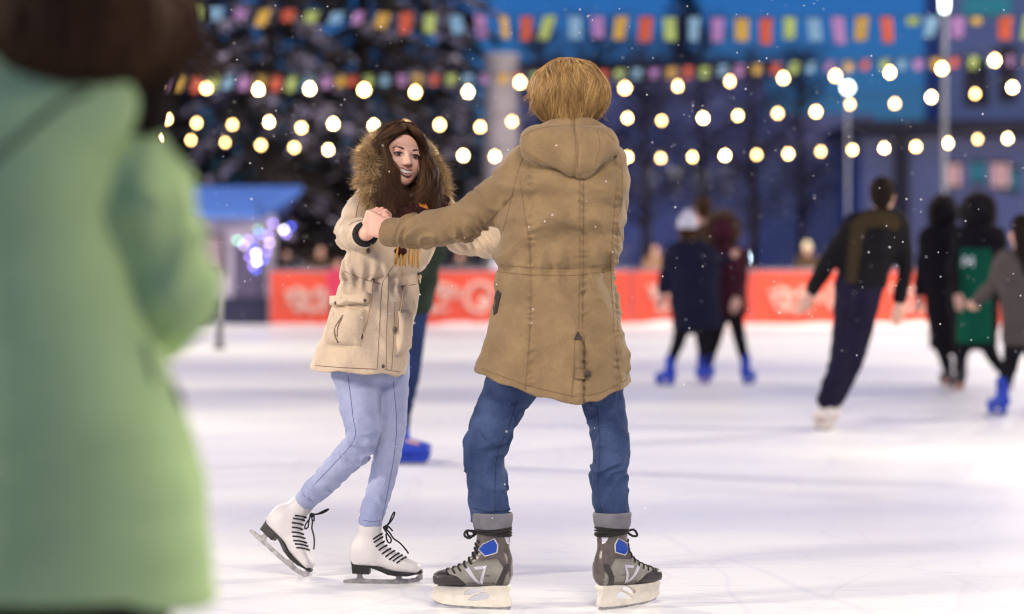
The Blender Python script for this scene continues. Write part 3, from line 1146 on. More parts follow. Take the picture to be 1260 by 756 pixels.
g_coat = mesh_sdf(man_coat2, (-0.50, 7.85, 0.60), (0.48, 8.70, 1.64), 0.0040, 1)
T = bvh(g_coat)
S = []
for pts in ([(640, 222), (646, 265), (651, 300), (653, 331), (653, 380), (650, 430), (646, 480)],
            [(713, 215), (713, 260), (713, 330), (712, 405)], [(718, 215), (718, 260), (718, 330), (717, 405)],
            [(758, 232), (753, 300), (752, 340), (757, 420), (764, 470)],
            [(707, 418), (706, 455), (703, 489)], [(716, 420), (717, 450), (718, 490)],
            [(616, 326), (650, 329), (700, 330), (750, 325)], [(614, 335), (650, 338), (700, 339), (750, 334)],
            [(592, 454), (620, 464), (650, 474.5), (690, 484.5), (715, 488), (742, 482), (774, 466)],
            [(652, 178), (641, 200), (632, 232), (625, 262), (619, 284)],
            [(765, 200), (766, 235), (763, 262)],
            [(632, 240), (596, 275), (548, 296), (500, 302)]):
    S.append(seam(T, pts, 0.0018))
S = [s for s in S if len(s[1])]
coat = obj("parka", join(setmat(g_coat, 0), *[setmat(s, 1) for s in S]), [M_tan, M_tan_seam], man)


def polypatch(tree, poly, lift=0.003, cuts=3, Y0=7.98):
    bm = bmesh.new()
    vs = [bm.verts.new((p[0], p[1], 0)) for p in poly]
    bmesh.ops.triangulate(bm, faces=[bm.faces.new(vs)])
    bmesh.ops.subdivide_edges(bm, edges=bm.edges[:], cuts=cuts, use_grid_fill=True)
    N = []
    for v in bm.verts:
        l, n = hit(tree, v.co.x, v.co.y)
        if l is None:
            l, n, _, _ = tree.find_nearest(V(W(v.co.x, v.co.y, Y0)))
        if n.y > 0:
            n = -n
        N.append(np.array(n))
        v.co = l + n * lift
    return thick_sheet(bm, N, lift + 0.002)


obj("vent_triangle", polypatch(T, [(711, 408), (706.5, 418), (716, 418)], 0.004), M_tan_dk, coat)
tab = obj("vent_tab", polypatch(T, [(707, 453.5), (724, 454), (728.5, 459.5), (724, 466), (707, 466)], 0.008), M_tan, coat)
l, n = hit(T, 723, 460)
obj("button", ball(np.array(l) + np.array([0, -0.013, 0]), (0.0105, 0.005, 0.0105), 14, 8), M_tan_dk, coat)
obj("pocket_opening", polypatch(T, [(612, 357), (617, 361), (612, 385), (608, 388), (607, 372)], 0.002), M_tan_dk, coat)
# shoulder strap with a metal snap
ep = quadpatch(T, [(612, 181), (634, 172), (640, 178), (616, 187)], thick=0.010, bulge=0.006)
if len(ep[1]):
    obj("shoulder_strap", ep, M_tan_dk, coat)

# hood lying on the back
hood_parts = [
    (ell(W(700, 179, 7.985), (0.140, 0.070, 0.070)), 0),
    (cap(W(665, 177, 8.0), W(709, 196, 7.955), 0.062, 0.050), 0.04),
    (cap(W(739, 180, 8.0), W(713, 196, 7.955), 0.058, 0.050), 0.04),
    (cap(W(712, 192, 7.97), W(715, 201, 7.965), 0.05, 0.036), 0.04),
]
nk = W(701, 150, 8.115)
a = np.linspace(0, 2 * math.pi, 25)
ringp = np.stack([nk[0] + 0.112 * np.cos(a), nk[1] + 0.110 * np.sin(a) + 0.0, nk[2] - 0.022 - 0.030 * np.abs(np.cos(a)) ** 1.5 + 0.012 * np.sin(-a)], 1)
ringm = chain(ringp, np.full(25, 0.026))
collar = chain(np.stack([nk[0] + 0.098 * np.cos(a), nk[1] + 0.086 * np.sin(a), np.full(25, nk[2] - 0.03)], 1), np.full(25, 0.020))
neckcut = loft([[1.50, nk[0], nk[1], 0.072, 0.066], [1.75, nk[0], nk[1], 0.080, 0.072]])


def man_hood(P):
    D = None
    for s, k in hood_parts:
        d = s(P)
        D = d if D is None else smin(D, d, k)
    D = smin(D, ringm(P), 0.022)
    D = smin(D, collar(P), 0.015)
    D = smax(D, -neckcut(P), 0.01)
    near = np.abs(D) < 0.05
    if near.any():
        Q = P[near]
        q = 0.006 * ridged(np.stack([Q[:, 0] * 10, Q[:, 1] * 8, Q[:, 2] * 7 + Q[:, 0] * 4], 1).astype(F32)) + 0.002 * vnoise(Q * F32(30))
        xm = W(708, 0, 8)[0] + 0.006 * np.sin(Q[:, 2] * 30)
        q -= 0.006 * np.exp(-((Q[:, 0] - xm) / 0.006) ** 2)
        D[near] -= q
    return D


g_hood = mesh_sdf(man_hood, (-0.02, 7.82, 1.36), (0.44, 8.32, 1.70), 0.0042, 1)
TH = bvh(g_hood)
S = [seam(TH, p, 0.0016) for p in ([(640, 170), (662, 159), (700, 155), (738, 160), (756, 172)], [(707, 158), (708, 180), (711, 206)], [(735, 162), (738, 180), (733, 200)],
                                   [(642, 184), (668, 199), (690, 210), (714, 213), (740, 204), (756, 190)])]
S = [s for s in S if len(s[1])]
hood = obj("hood", join(setmat(g_hood, 0), *[setmat(s, 1) for s in S]), [M_tan, M_tan_seam], man)
l, n = hit(TH, 757, 192)
if l is not None:
    obj("cord_eyelet", ball(np.array(l), (0.007, 0.005, 0.009), 10, 6), M_tan_dk, hood)

# jeans
jw = lambda s0: [(0.0065, 0.060, (0.4, 0.1, 0.5), 0.12, 0.46), (0.0060, 0.055, (-0.4, 0, 0.4), 0.42, 0.70)]
jl = chain([W(648, 440, 8.1), W(616, 500, 8.09), W(597, 550, 8.05), W(599, 590, 8.05), W(603, 640, 8.05)], [0.100, 0.080, 0.071, 0.068, 0.067], wr=jw(0), k=0.01, sm=2)
jr = chain([W(730, 440, 8.1), W(743, 500, 8.09), W(752, 550, 8.05), W(749, 585, 8.05), W(755, 640, 8.05)], [0.090, 0.070, 0.062, 0.062, 0.060], wr=jw(0), k=0.01, sm=2)
seat = loft(st_px([(478, 630, 756, 0.105), (445, 626, 756, 0.125), (400, 626, 756, 0.12), (350, 634, 746, 0.105)], 8.1), cap_r=0.03)
jinL = chain([W(600, 600, 8.05), W(604, 660, 8.05)], [0.058, 0.060])
jinR = chain([W(752, 600, 8.05), W(756, 660, 8.05)], [0.052, 0.053])


def man_jeans(P):
    d = smin(smin(jl(P), jr(P), 0.03), seat(P), 0.03)
    zl = np.where(P[:, 0] < 0.12, W(0, 641, 8.05)[2], W(0, 641, 8.05)[2]).astype(F32) + 0.1 * (P[:, 0] - np.where(P[:, 0] < 0.12, W(603, 0, 8.05)[0], W(755, 0, 8.05)[0]))
    d = d - 0.0025 * vnoise(P * F32(30)) - 0.003 * vnoise(P * F32(11))
    return smax(d, zl - P[:, 2], 0.004)


g_j = mesh_sdf(man_jeans, (-0.22, 7.88, 0.25), (0.46, 8.30, 1.12), 0.0042, 1)
TJ = bvh(g_j)
S = [seam(TJ, p, 0.0015) for p in ([(636, 494), (626, 525), (612, 560), (609, 600), (609, 630)], [(735, 500), (738, 550), (736, 600), (741, 634)], [(582, 625), (600, 630), (625, 628)], [(735, 632), (755, 634), (776, 630)])]
S = [s for s in S if len(s[1])]
obj("jeans", join(setmat(g_j, 0), *[setmat(s, 1) for s in S]), [M_denim, M_denim_seam], man)

# hair: a thick blond mop falling from the crown
hair_base = [(ell(W(700, 113, 8.115), (0.127, 0.132, 0.108)), 0), (cap(W(699, 130, 8.07), W(698, 160, 8.05), 0.074, 0.052), 0.025)]
hcut = ell(hc + Rm @ np.array([0, 0.14, -0.06]), (0.085, 0.085, 0.10))


def man_hair(P):
    D = None
    for s, k in hair_base:
        d = s(P)
        D = d if D is None else smin(D, d, k)
    D = smax(D, -hcut(P), 0.02)
    near = np.abs(D) < 0.04
    Q = P[near] - np.asarray(W(701, 84, 8.09), F32)
    an = np.arctan2(Q[:, 0], -Q[:, 2] + 0.02)
    D[near] -= 0.0025 * np.sin(an * 9 + 3 * vnoise(P[near] * F32(16)))
    return D


g_h = mesh_sdf(man_hair, (0.02, 7.90, 1.54), (0.36, 8.30, 1.86), 0.005, 1)
TB = bvh(g_h)
crown = W(702, 80, 8.05)
cen = W(700, 118, 8.11)
cv = []
for i in range(12000):
    az = RNG.uniform(-math.pi, math.pi)
    st = RNG.uniform(0.0, 0.75)
    ln = RNG.uniform(0.45, 1.0)
    sw = 0.7 * math.sin(az * 2.3 + 0.4) + 0.25 * math.sin(az * 5 + 1) + RNG.normal() * 0.16
    lift = RNG.uniform(-0.003, 0.004) + 0.0025 * math.sin(az * 17 + 2 * st)
    pts = []
    kx = 9
    cr_ = np.random.default_rng(abs(hash((int((az + 4) * 7), int(st * 5)))) % 100000)
    ca, cp, cl_, ce = cr_.normal() * 0.42, cr_.uniform(0, 6.28), cr_.uniform(-0.004, 0.012), cr_.uniform(-0.3, 1.3)
    ln *= 0.8 + 0.35 * cr_.uniform()
    for j in range(kx):
        t = min(1.05, st + ln * 0.75 * j / (kx - 1))
        th = t * 2.45
        aa = az + sw * t * t + ca * (t - st) * 1.6 + ((int((az + 4) * 7) + 0.5) / 7 - 4 - az) * min(0.75, 1.5 * (t - st)) + 0.09 * math.sin(9 * t + cp)
        d = Vector((math.sin(th) * math.sin(aa), -math.sin(th) * math.cos(aa), math.cos(th)))
        l, n, ii, dd = TB.ray_cast(V(cen) + d * 0.4, -d)
        if l is None:
            break
        e = t * t * 0.003
        pts.append(np.array(l + d * (lift + (cl_ * min(1.0, 3 * (t - st))) + 0.012 * ce * max(0.0, (t - st) - 0.25) + e * RNG.uniform(0.2, 1.0))))
    if len(pts) == kx:
        p = np.array(pts)
        if p[-1][2] < W(0, 160, 8.1)[2]:
            p[:, 2] += 0.0
        f0 = (p[-1] - hc) @ Rm
        if f0[1] > 0.075 and f0[2] < 0.045:
            continue
        cv.append(p)
tips = []
for sgn, x0 in ((-1, 656), (1, 742)):
    for i in range(60):
        y0 = RNG.uniform(112, 142)
        x = x0 + RNG.uniform(-6, 4) * sgn * -1 - sgn * max(0, y0 - 130) * 0.6
        b = W(x, y0, 8.09 + RNG.uniform(-0.05, 0.05))
        dr = np.array([sgn * RNG.uniform(0.1, 0.9), RNG.normal() * 0.3, -RNG.uniform(0.5, 1.0)])
        L = RNG.uniform(0.008, 0.024)
        c2 = dr + np.array([sgn * RNG.uniform(0, 0.7), 0, RNG.uniform(0, 0.5)])
        tips.append([b + dr * L * t + c2 * L * 0.5 * t * t for t in np.linspace(0, 1, 9)])
gs = strands(np.concatenate([np.array(cv), np.array(tips)]), 0.0009, 0.0002)
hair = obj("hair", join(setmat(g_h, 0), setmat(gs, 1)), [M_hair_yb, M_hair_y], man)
# ================================================================== THE WOMAN IN THE BEIGE PARKA
YG = 8.74
girl = thing("person", "smiling woman with long brown hair in a beige parka with fur trimmed hood", "person", W(450, 337, 8.75) * [1, 1, 0])
GF = figure_geo()
oS = W(433.8, 718, 8.70)
oS[2] = 0.0
MS = Mframe(oS, (0.985, -0.10, 0.0), (0, 0, 1))
uT = np.array([0.735, -0.33, -0.592])
uT /= np.linalg.norm(uT)
wT = np.array([0.60, 0.0, 0.80])
MT = Mframe((0, 0, 0), uT, wT)
MT[:3, 3] = W(374, 709.5, 8.90) - MT[:3, :3] @ np.array([0.245, 0, 0.012])
put_skate(girl, "ice_skate", GF, MS, False)
put_skate(girl, "ice_skate", GF, MT, False)
an1 = (MS @ [0.064, 0, 0.225, 1])[:3]
an2 = (MT @ [0.064, 0, 0.225, 1])[:3]

hc = W(490.0, 195.5, 8.70)
Rg = axes((0.44, -0.89, 0.12), roll=0.13)
sg_ = 0.93
RgH, RgF = Rg * np.array([1 / 1.10, 1, 1]), Rg * np.array([1.10, 1, 1])
sR, eR, wR = W(455, 252, 8.76), W(432, 287, 8.68), W(449, 288, 8.43)
sL, eL, wL = W(536, 254, 8.76), W(572, 293, 8.73), W(626, 293, 8.57)
kn1, kn2 = W(479, 545, 8.74), W(446, 541, 8.66)
hp1, hp2 = W(476, 450, 8.79), W(437, 450, 8.73)
tor = loft(st_px([(450, 424, 482, 0.08), (400, 420, 486, 0.085), (340, 432, 504, 0.085), (290, 446, 520, 0.10), (255, 455, 533, 0.085), (240, 478, 515, 0.05)], YG), cap_r=0.03)
hand1 = hand_prims(W(449, 289, 8.43), W(459, 268, 8.40) - W(449, 289, 8.43), (-0.75, -0.65, 0.2), (-0.3, -1, 0.2), 0.165, (0.9, 1.15, 0.7), 0.4, 1.05)
hand2 = hand_prims(wL, W(655, 292, 8.50) - wL, (0, 1, 0.3), (0, 0, 1), 0.165, (0.6, 0.9, 0.7), 0.4)
fb = [head_sdf(hc, RgH, sg_), cap(W(492, 250, 8.76), W(492, 218, 8.735), 0.050, 0.047), tor,
      chain([sR, eR, wR], [0.048, 0.038, 0.027]), hand1, chain([sL, eL, wL], [0.048, 0.038, 0.027]), hand2,
      chain([hp1, W(480, 500, 8.78), kn1, W(469, 592, 8.75), an1, (MS @ [0.05, 0, 0.11, 1])[:3]], [0.06, 0.045, 0.034, 0.033, 0.030, 0.028]), cap((MS @ [0.05, 0, 0.10, 1])[:3], (MS @ [0.19, 0, 0.07, 1])[:3], 0.028, 0.018),
      chain([hp2, W(443, 500, 8.70), kn2, W(414, 578, 8.76), an2, (MT @ [0.05, 0, 0.11, 1])[:3]], [0.06, 0.05, 0.040, 0.036, 0.030, 0.028]), cap((MT @ [0.05, 0, 0.10, 1])[:3], (MT @ [0.19, 0, 0.07, 1])[:3], 0.028, 0.018)]


def girl_body(P):
    D = fb[0](P)
    for i, g in enumerate(fb[1:]):
        D = smin(D, g(P), 0.010 if i in (3, 5) else 0.02)
    return D


g = mesh_sdf(girl_body, (-1.05, 8.25, 0.03), (0.12, 9.10, 1.66), 0.0032, 1)
gbody = obj("body", g, M_skin, girl)
face_bits(gbody, hc, RgF, sg_)

# jeans
j1 = chain([W(476, 440, 8.79), W(480, 500, 8.78), kn1, W(470, 592, 8.75), an1 + [0, 0, 0.0]], [0.085, 0.062, 0.050, 0.047, 0.043],
           wr=[(0.0055, 0.035, (0.2, 0, 0.3), 0.22, 0.36), (0.0055, 0.03, (0.2, 0, 0.5), 0.50, 0.70)], k=0.01, sm=3)
j2 = chain([W(438, 440, 8.73), W(443, 500, 8.70), kn2, W(414, 577, 8.76), an2 + [0, 0, 0.0]], [0.090, 0.073, 0.059, 0.050, 0.040],
           wr=[(0.006, 0.04, (0.3, 0, 0.4), 0.20, 0.42), (0.0055, 0.03, (0.2, 0, 0.5), 0.52, 0.72)], k=0.01, sm=3)
st = loft(st_px([(470, 410, 494, 0.10), (430, 408, 494, 0.115), (380, 416, 494, 0.105)], YG), cap_r=0.03)


def girl_jeans(P):
    d = smin(smin(j1(P), j2(P), 0.018), st(P), 0.025)
    return d - 0.0018 * vnoise(P * F32(32)) - 0.002 * vnoise(P * F32(12))


g_j = mesh_sdf(girl_jeans, (-0.90, 8.50, 0.15), (-0.30, 9.12, 1.10), 0.0038, 1)
TJ = bvh(g_j)
S = [seam(TJ, p, 0.0014) for p in ([(428, 462), (434, 510), (436, 540), (412, 570), (385, 598)], [(484, 470), (488, 520), (485, 560), (478, 600), (470, 640)],
                                   [(365, 600), (374, 610), (384, 616)], [(446, 640), (460, 642), (475, 638)])]
S = [s for s in S if len(s[1])]
obj("jeans", join(setmat(g_j, 0), *[setmat(s, 1) for s in S]), [M_ldenim, M_ldenim_seam], girl)

# parka
rows = [(236, 480, 512, 0.05), (244, 463, 528, 0.09), (254, 451, 541, 0.115), (270, 445, 543, 0.135), (300, 433, 533, 0.145), (322, 424, 524, 0.14), (341, 421, 513, 0.128),
        (365, 414, 512, 0.14), (395, 403, 506, 0.15), (425, 393, 502, 0.16), (455, 384, 495, 0.17), (480, 376, 492, 0.175)]
trunk_g = loft(st_px(rows, YG), p=2.25, cap_r=0.02)
inner_g = loft([[r[0], r[1], r[2], r[3] - 0.024, r[4] - 0.024] for r in st_px(rows[8:], YG)], p=2.25)
hemg = hem_fn([(370, 450), (384, 456), (400, 457.5), (440, 459), (470, 461), (495, 465), (510, 466)], 8.6)
zig = W(0, 405, YG)[2]
sl1 = chain([W(458, 249, 8.76), W(445, 265, 8.73), eR + [0.004, 0, 0], W(438, 289, 8.56), W(449, 288.5, 8.46)], [0.068, 0.066, 0.060, 0.056, 0.043],
            wr=[(0.009, 0.062, (0.3, 0, 0.9), 0.03, 0.20), (0.009, 0.05, (0.2, 0.3, 0.5), 0.14, 0.36)], k=0.02)
sl2 = chain([W(533, 252, 8.76), W(552, 274, 8.75), eL, W(600, 296, 8.66), wL], [0.066, 0.064, 0.061, 0.058, 0.046], wr=[(0.006, 0.05, (0.5, 0, 0.6), 0.08, 0.5)], k=0.02)
cutR = cap(W(449, 288.5, 8.45), W(450, 288.5, 8.38), 0.034, 0.045)
zWg = W(0, 341, YG)[2]


def girl_coat(P):
    d = trunk_g(P)
    near = np.abs(d) < 0.06
    if near.any():
        Q = P[near]
        z = Q[:, 2]
        up = np.clip((z - zWg) / 0.05, 0, 1)
        q = 0.011 * up * ridged(np.stack([Q[:, 0] * 8 + Q[:, 2] * 3, Q[:, 1] * 4, Q[:, 2] * 3.5 - Q[:, 0] * 3], 1).astype(F32))
        q += 0.011 * (1 - up) * ridged(np.stack([Q[:, 0] * 6 + 5, Q[:, 1] * 5, Q[:, 2] * 4 + Q[:, 0] * 4], 1).astype(F32))
        q += 0.0065 * np.exp(-((z - zWg) / 0.05) ** 2) * np.sin(Q[:, 0] * 150 + 3 * vnoise(Q * F32(14)))
        zl = z - zWg - 0.12 * (Q[:, 0] + 0.47)
        q -= 0.010 * np.exp(-(zl / 0.010) ** 2)
        q += 0.004 * vnoise(Q * F32(20)) + 0.004 * ridged(np.stack([Q[:, 0] * 16 + Q[:, 2] * 8, Q[:, 1] * 10, Q[:, 2] * 13 - Q[:, 0] * 8], 1).astype(F32))
        d[near] -= q
    d = smin(d, sl1(P), 0.02)
    d = smin(d, sl2(P), 0.03)
    d = smax(d, -smax(inner_g(P), P[:, 2] - zig, 0.02), 0.004)
    hz = hemg(P) + 0.004 * np.sin(P[:, 0] * 50 + 1 + 2 * vnoise(P * F32(8)))
    d = smax(d, hz - P[:, 2], 0.005)
    return smax(d, -cutR(P), 0.006)


g_c = mesh_sdf(girl_coat, (-0.82, 8.36, 0.66), (0.10, 9.0, 1.46), 0.0038, 1)
T = bvh(g_c)
S = []
for p in ([(497, 300), (490, 318), (477, 338), (470, 352), (468, 385), (466, 420), (464, 455)], [(478, 338), (478, 352), (476, 400), (475, 455)],
          [(388, 450), (420, 452.5), (462, 454.5)], [(474, 455), (492, 458)],
          [(424, 334), (440, 341), (458, 347), (468, 349)], [(492, 353), (512, 350)],
          [(486, 372), (484, 420), (482, 455)], [(446, 240), (440, 255), (438, 268)], [(428, 278), (440, 272), (452, 270)]):
    S.append(seam(T, p, 0.0015))
S = [s for s in S if len(s[1])]
gcoat = obj("parka", join(setmat(g_c, 0), *[setmat(s, 1) for s in S]), [M_beige, M_beige_seam], girl)
pk = quadpatch(T, [(413, 376), (452, 380), (445, 428), (402, 424)], thick=0.006, bulge=0.020)
if len(pk[1]):
    po = obj("pocket", pk, M_beige, gcoat)
    TP = bvh(pk)
    obj("pocket_slit", join(*[q for q in (seam(TP, [(422, 388), (413, 402), (412, 412), (416, 422)], 0.0035, 14), seam(TP, [(421, 391), (416, 402), (415, 414)], 0.003, 14)) if len(q[1])]), M_beige_seam, po)
    fl = quadpatch(T, [(410, 366), (456, 361), (456, 373), (409, 378)], thick=0.022, bulge=0.006)
    flap = obj("pocket_flap", fl, M_beige, gcoat)
    TF = bvh(fl)
    for x, y in ((413, 373), (449, 370)):
        l, n = hit(TF, x, y)
        if l is not None:
            obj("snap", ball(np.array(l), (0.0065, 0.004, 0.0065), 12, 7), M_beige_dk, flap)
pk = quadpatch(T, [(490, 382), (506, 380), (502, 432), (484, 440)], thick=0.006, bulge=0.020)
if len(pk[1]):
    obj("pocket", pk, M_beige, gcoat)
pl = quadpatch(T, [(478, 300), (489, 300), (471, 456), (465, 456)], nu=4, nv=24, thick=0.002)
for x, y in ((471, 451), (459, 345), (495, 354)):
    l, n = hit(T, x, y)
    if l is not None:
        obj("snap", ball(np.array(l), (0.0075, 0.004, 0.0075), 12, 7), M_beige_dk, gcoat)
for pts, end in (([(459, 346), (457, 370), (450, 400), (445, 412)], (445, 414)), ([(495, 354), (494, 375), (489, 395), (487, 405)], (486, 406)), ([(457, 298), (455, 306)], (453, 309))):
    s_ = seam(T, pts, 0.0032, 16, 0.006)
    if len(s_[1]):
        cd = obj("drawstring", s_, M_cord, gcoat)
        l, n = hit(T, *end)
        if l is not None:
            obj("toggle", ball(np.array(l) + [0, -0.008, 0], (0.007, 0.006, 0.011), 10, 7), M_beige_dk, cd)
# black knitted inner cuff with a beige edge
a = np.linspace(0, 2 * math.pi, 28, endpoint=False)
cuffs = []
for rr, yy, th in ((0.038, 8.455, 0.008), (0.036, 8.440, 0.008), (0.033, 8.425, 0.007)):
    c0 = W(449.5, 288.5, yy)
    cuffs.append(tube(np.stack([c0[0] + rr * np.cos(a), c0[1] + 0.012 * np.cos(a), c0[2] + rr * np.sin(a)], 1), th, 7, closed=True))
obj("knit_cuff", join(*cuffs), M_rib, girl)

# hood behind the head, and its fur edge
hood_c = W(494, 212, 8.84)
hd = union([ell(hood_c, (0.150, 0.10, 0.150)), ell(W(492, 240, 8.84), (0.15, 0.11, 0.10))], 0.04)
hcut = union([ell(W(493, 202, 8.72), (0.110, 0.13, 0.135)), ell(W(494, 232, 8.70), (0.085, 0.12, 0.10))], 0.03)
g_hd = mesh_sdf(lambda P: smax(hd(P), -hcut(P), 0.01) - 0.004 * ridged(P * F32(9)), (-0.66, 8.66, 1.24), (-0.14, 9.02, 1.66), 0.006, 1)
ghood = obj("hood", g_hd, M_beige, girl)
ring = np.array([W(476, 266, 8.62), W(464, 248, 8.62), W(458, 224, 8.63), W(459, 199, 8.65), W(467, 180, 8.70), W(482, 171, 8.76), W(500, 173, 8.79), W(518, 186, 8.77), W(530, 206, 8.73), W(537, 228, 8.70), W(536, 248, 8.67), W(526, 264, 8.65)])
rad = np.array([0.028, 0.042, 0.048, 0.052, 0.046, 0.032, 0.030, 0.034, 0.038, 0.042, 0.040, 0.026])
rs = spline(np.concatenate([ring, rad[:, None]], 1), 60)
core = chain(rs[::2, :3], rs[::2, 3] * 0.72)
g_fr = mesh_sdf(lambda P: core(P) - 0.008 * vnoise(P * F32(40)), rs[:, :3].min(0) - 0.09, rs[:, :3].max(0) + 0.09, 0.006, 1)
N = 30000
ti = RNG.uniform(0, 59, N)
i0 = np.clip(ti.astype(int), 0, 58)
fr = (ti - i0)[:, None]
pc = rs[i0, :3] * (1 - fr) + rs[i0 + 1, :3] * fr
pr = (rs[i0, 3:4] * (1 - fr) + rs[i0 + 1, 3:4] * fr)
tan = rs[i0 + 1, :3] - rs[i0, :3]
tan /= np.linalg.norm(tan, axis=1, keepdims=True)
rd = RNG.normal(size=(N, 3))
rd -= tan * (rd * tan).sum(1, keepdims=True)
rd /= np.linalg.norm(rd, axis=1, keepdims=True)
outw = pc - W(494, 214, 8.72)
outw -= tan * (outw * tan).sum(1, keepdims=True)
outw /= np.linalg.norm(outw, axis=1, keepdims=True)
# clumps lean together
cl = np.stack([vnoise((pc * 38 + k * 17).astype(F32)) for k in range(3)], 1)
dr = rd + 0.55 * outw + 0.5 * cl + 0.25 * tan * RNG.normal(size=(N, 1))
dr /= np.linalg.norm(dr, axis=1, keepdims=True)
ln = RNG.uniform(0.016, 0.042, (N, 1)) * (pr / 0.045) ** 0.6
ts = np.linspace(0, 1, 5)
bend = RNG.normal(size=(N, 3)) * 0.25 + np.array([0, 0, -0.18]) + 0.25 * cl
C = np.stack([pc + rd * pr * 0.6 + dr * ln * t + bend * ln * t * t for t in ts], 1)
gs = strands(C, 0.0008, 0.0002)
obj("fur_trim", join(setmat(g_fr, 0), setmat(gs, 1)), [M_fur_b, M_fur], ghood)

# long hair: strands between guide curves
hR = lambda p: hc + (np.asarray(p, float) * sg_) @ RgF.T


def guide(head_pts, tail_px):
    return np.array([hR(p) for p in head_pts] + [W(*t) for t in tail_px])


top = (0.004, 0.045, 0.128)
top2 = (0.004, 0.010, 0.136)
# local +x is the viewer's left
GL = [guide([top, (0.024, 0.084, 0.096), (0.060, 0.070, 0.066), (0.080, 0.050, 0.030)], [(482, 205, 8.61), (485, 225, 8.585), (499, 242, 8.57), (512, 268, 8.575)]),
      guide([top, (0.028, 0.074, 0.106), (0.066, 0.054, 0.072), (0.085, 0.036, 0.030)], [(480, 205, 8.62), (478, 228, 8.59), (485, 248, 8.575), (492, 272, 8.575)]),
      guide([top, (0.032, 0.056, 0.116), (0.072, 0.036, 0.074), (0.090, 0.022, 0.030)], [(478, 205, 8.63), (475, 230, 8.60), (477, 250, 8.58), (480, 270, 8.575)]),
      guide([top2, (0.036, 0.022, 0.120), (0.078, 0.006, 0.070), (0.094, 0.000, 0.025)], [(474, 203, 8.66), (470, 228, 8.63), (471, 246, 8.60), (476, 264, 8.585)])]
GR = [guide([top, (-0.024, 0.084, 0.096), (-0.060, 0.070, 0.066), (-0.080, 0.048, 0.030)], [(528, 205, 8.62), (523, 226, 8.59), (514, 242, 8.575), (506, 262, 8.57)]),
      guide([top, (-0.028, 0.074, 0.106), (-0.066, 0.054, 0.072), (-0.083, 0.034, 0.030)], [(530, 206, 8.63), (527, 228, 8.60), (524, 246, 8.575), (521, 264, 8.57)]),
      guide([top, (-0.032, 0.052, 0.116), (-0.070, 0.030, 0.072), (-0.084, 0.016, 0.030)], [(528, 208, 8.64), (531, 230, 8.61), (532, 248, 8.59), (530, 265, 8.58)]),
      guide([top2, (-0.036, 0.018, 0.120), (-0.076, 0.000, 0.070), (-0.088, -0.010, 0.025)], [(530, 208, 8.68), (536, 230, 8.65), (538, 248, 8.62), (536, 264, 8.60)])]
cv = []
K = 16
for GG, n in ((GL, 5200), (GR, 4000)):
    for i in range(n):
        nl = 15
        lock = int(RNG.integers(0, nl))
        t = float(np.clip((lock + 0.5) / nl * (len(GG) - 1) + RNG.normal() * 0.045, 0, len(GG) - 1 - 1e-6))
        a_, b_ = int(t), t - int(t)
        c_ = GG[a_] * (1 - b_) + GG[a_ + 1] * b_
        p = spline(c_, K)
        s_ = np.linspace(0, 1, K)[:, None]
        lock += 0 if GG is GL else 40
        ph = lock * 2.1
        wav = np.stack([np.sin(s_[:, 0] * 13 + ph), np.cos(s_[:, 0] * 11 + ph * 1.7), np.zeros(K)], 1) * (0.017 + 0.005 * (lock % 3)) * s_
        wav[:, 1] -= 0.012 * (lock % 2) * s_[:, 0]
        jit = RNG.normal(size=3) * [0.007, 0.010, 0.004]
        stray = RNG.normal(size=3) * [0.010, 0.010, 0.0] * (1 if RNG.uniform() < 0.12 else 0.25)
        L = RNG.uniform(0.82, 1.06)
        p = spline(c_, K) if L > 1 else spline(c_, 40)[np.linspace(0, 39 * L, K).astype(int)]
        cv.append(p + wav + jit * (0.35 + s_) + stray * s_ ** 2)
# the crown
for i in range(1600):
    x = RNG.uniform(-0.09, 0.09)
    b0 = RNG.uniform(-0.06, 0.04)
    p = [hR((0.004 + x * 0.1, b0 + 0.01, 0.131 + RNG.uniform(0, 0.006))), hR((x * 0.55, b0, 0.128)), hR((x * 0.95, b0 - 0.005, 0.085)), hR((x * 1.06, b0 - 0.01, 0.02))]
    cv.append(spline(np.array(p), K) + RNG.normal(size=3) * 0.003)
gs = strands(np.array(cv), 0.0010, 0.0003)
cap_h = ell(hR((0, -0.02, 0.045)), np.array((0.090, 0.098, 0.094)) * sg_, Rg)
fcut = ell(hR((0, 0.115, -0.01)), np.array((0.088, 0.090, 0.098)) * sg_, Rg)
gl = chain(spline(GL[2][3:], 8), np.full(8, 0.024))
gr = chain(spline(GR[2][3:], 8), np.full(8, 0.020))
gb = chain(np.array([hR((0, -0.06, 0.0)), W(492, 240, 8.76), W(495, 262, 8.66)]), [0.085, 0.09, 0.05])


def hbase(P):
    d = smax(cap_h(P), -fcut(P), 0.01)
    return smin(smin(smin(d, gl(P), 0.02), gr(P), 0.02), gb(P), 0.02)


g_hb = mesh_sdf(hbase, (-0.62, 8.45, 1.22), (-0.18, 8.92, 1.68), 0.005, 1)
obj("hair", join(setmat(g_hb, 0), setmat(gs, 1)), [M_hair_bb, M_hair_b], girl)

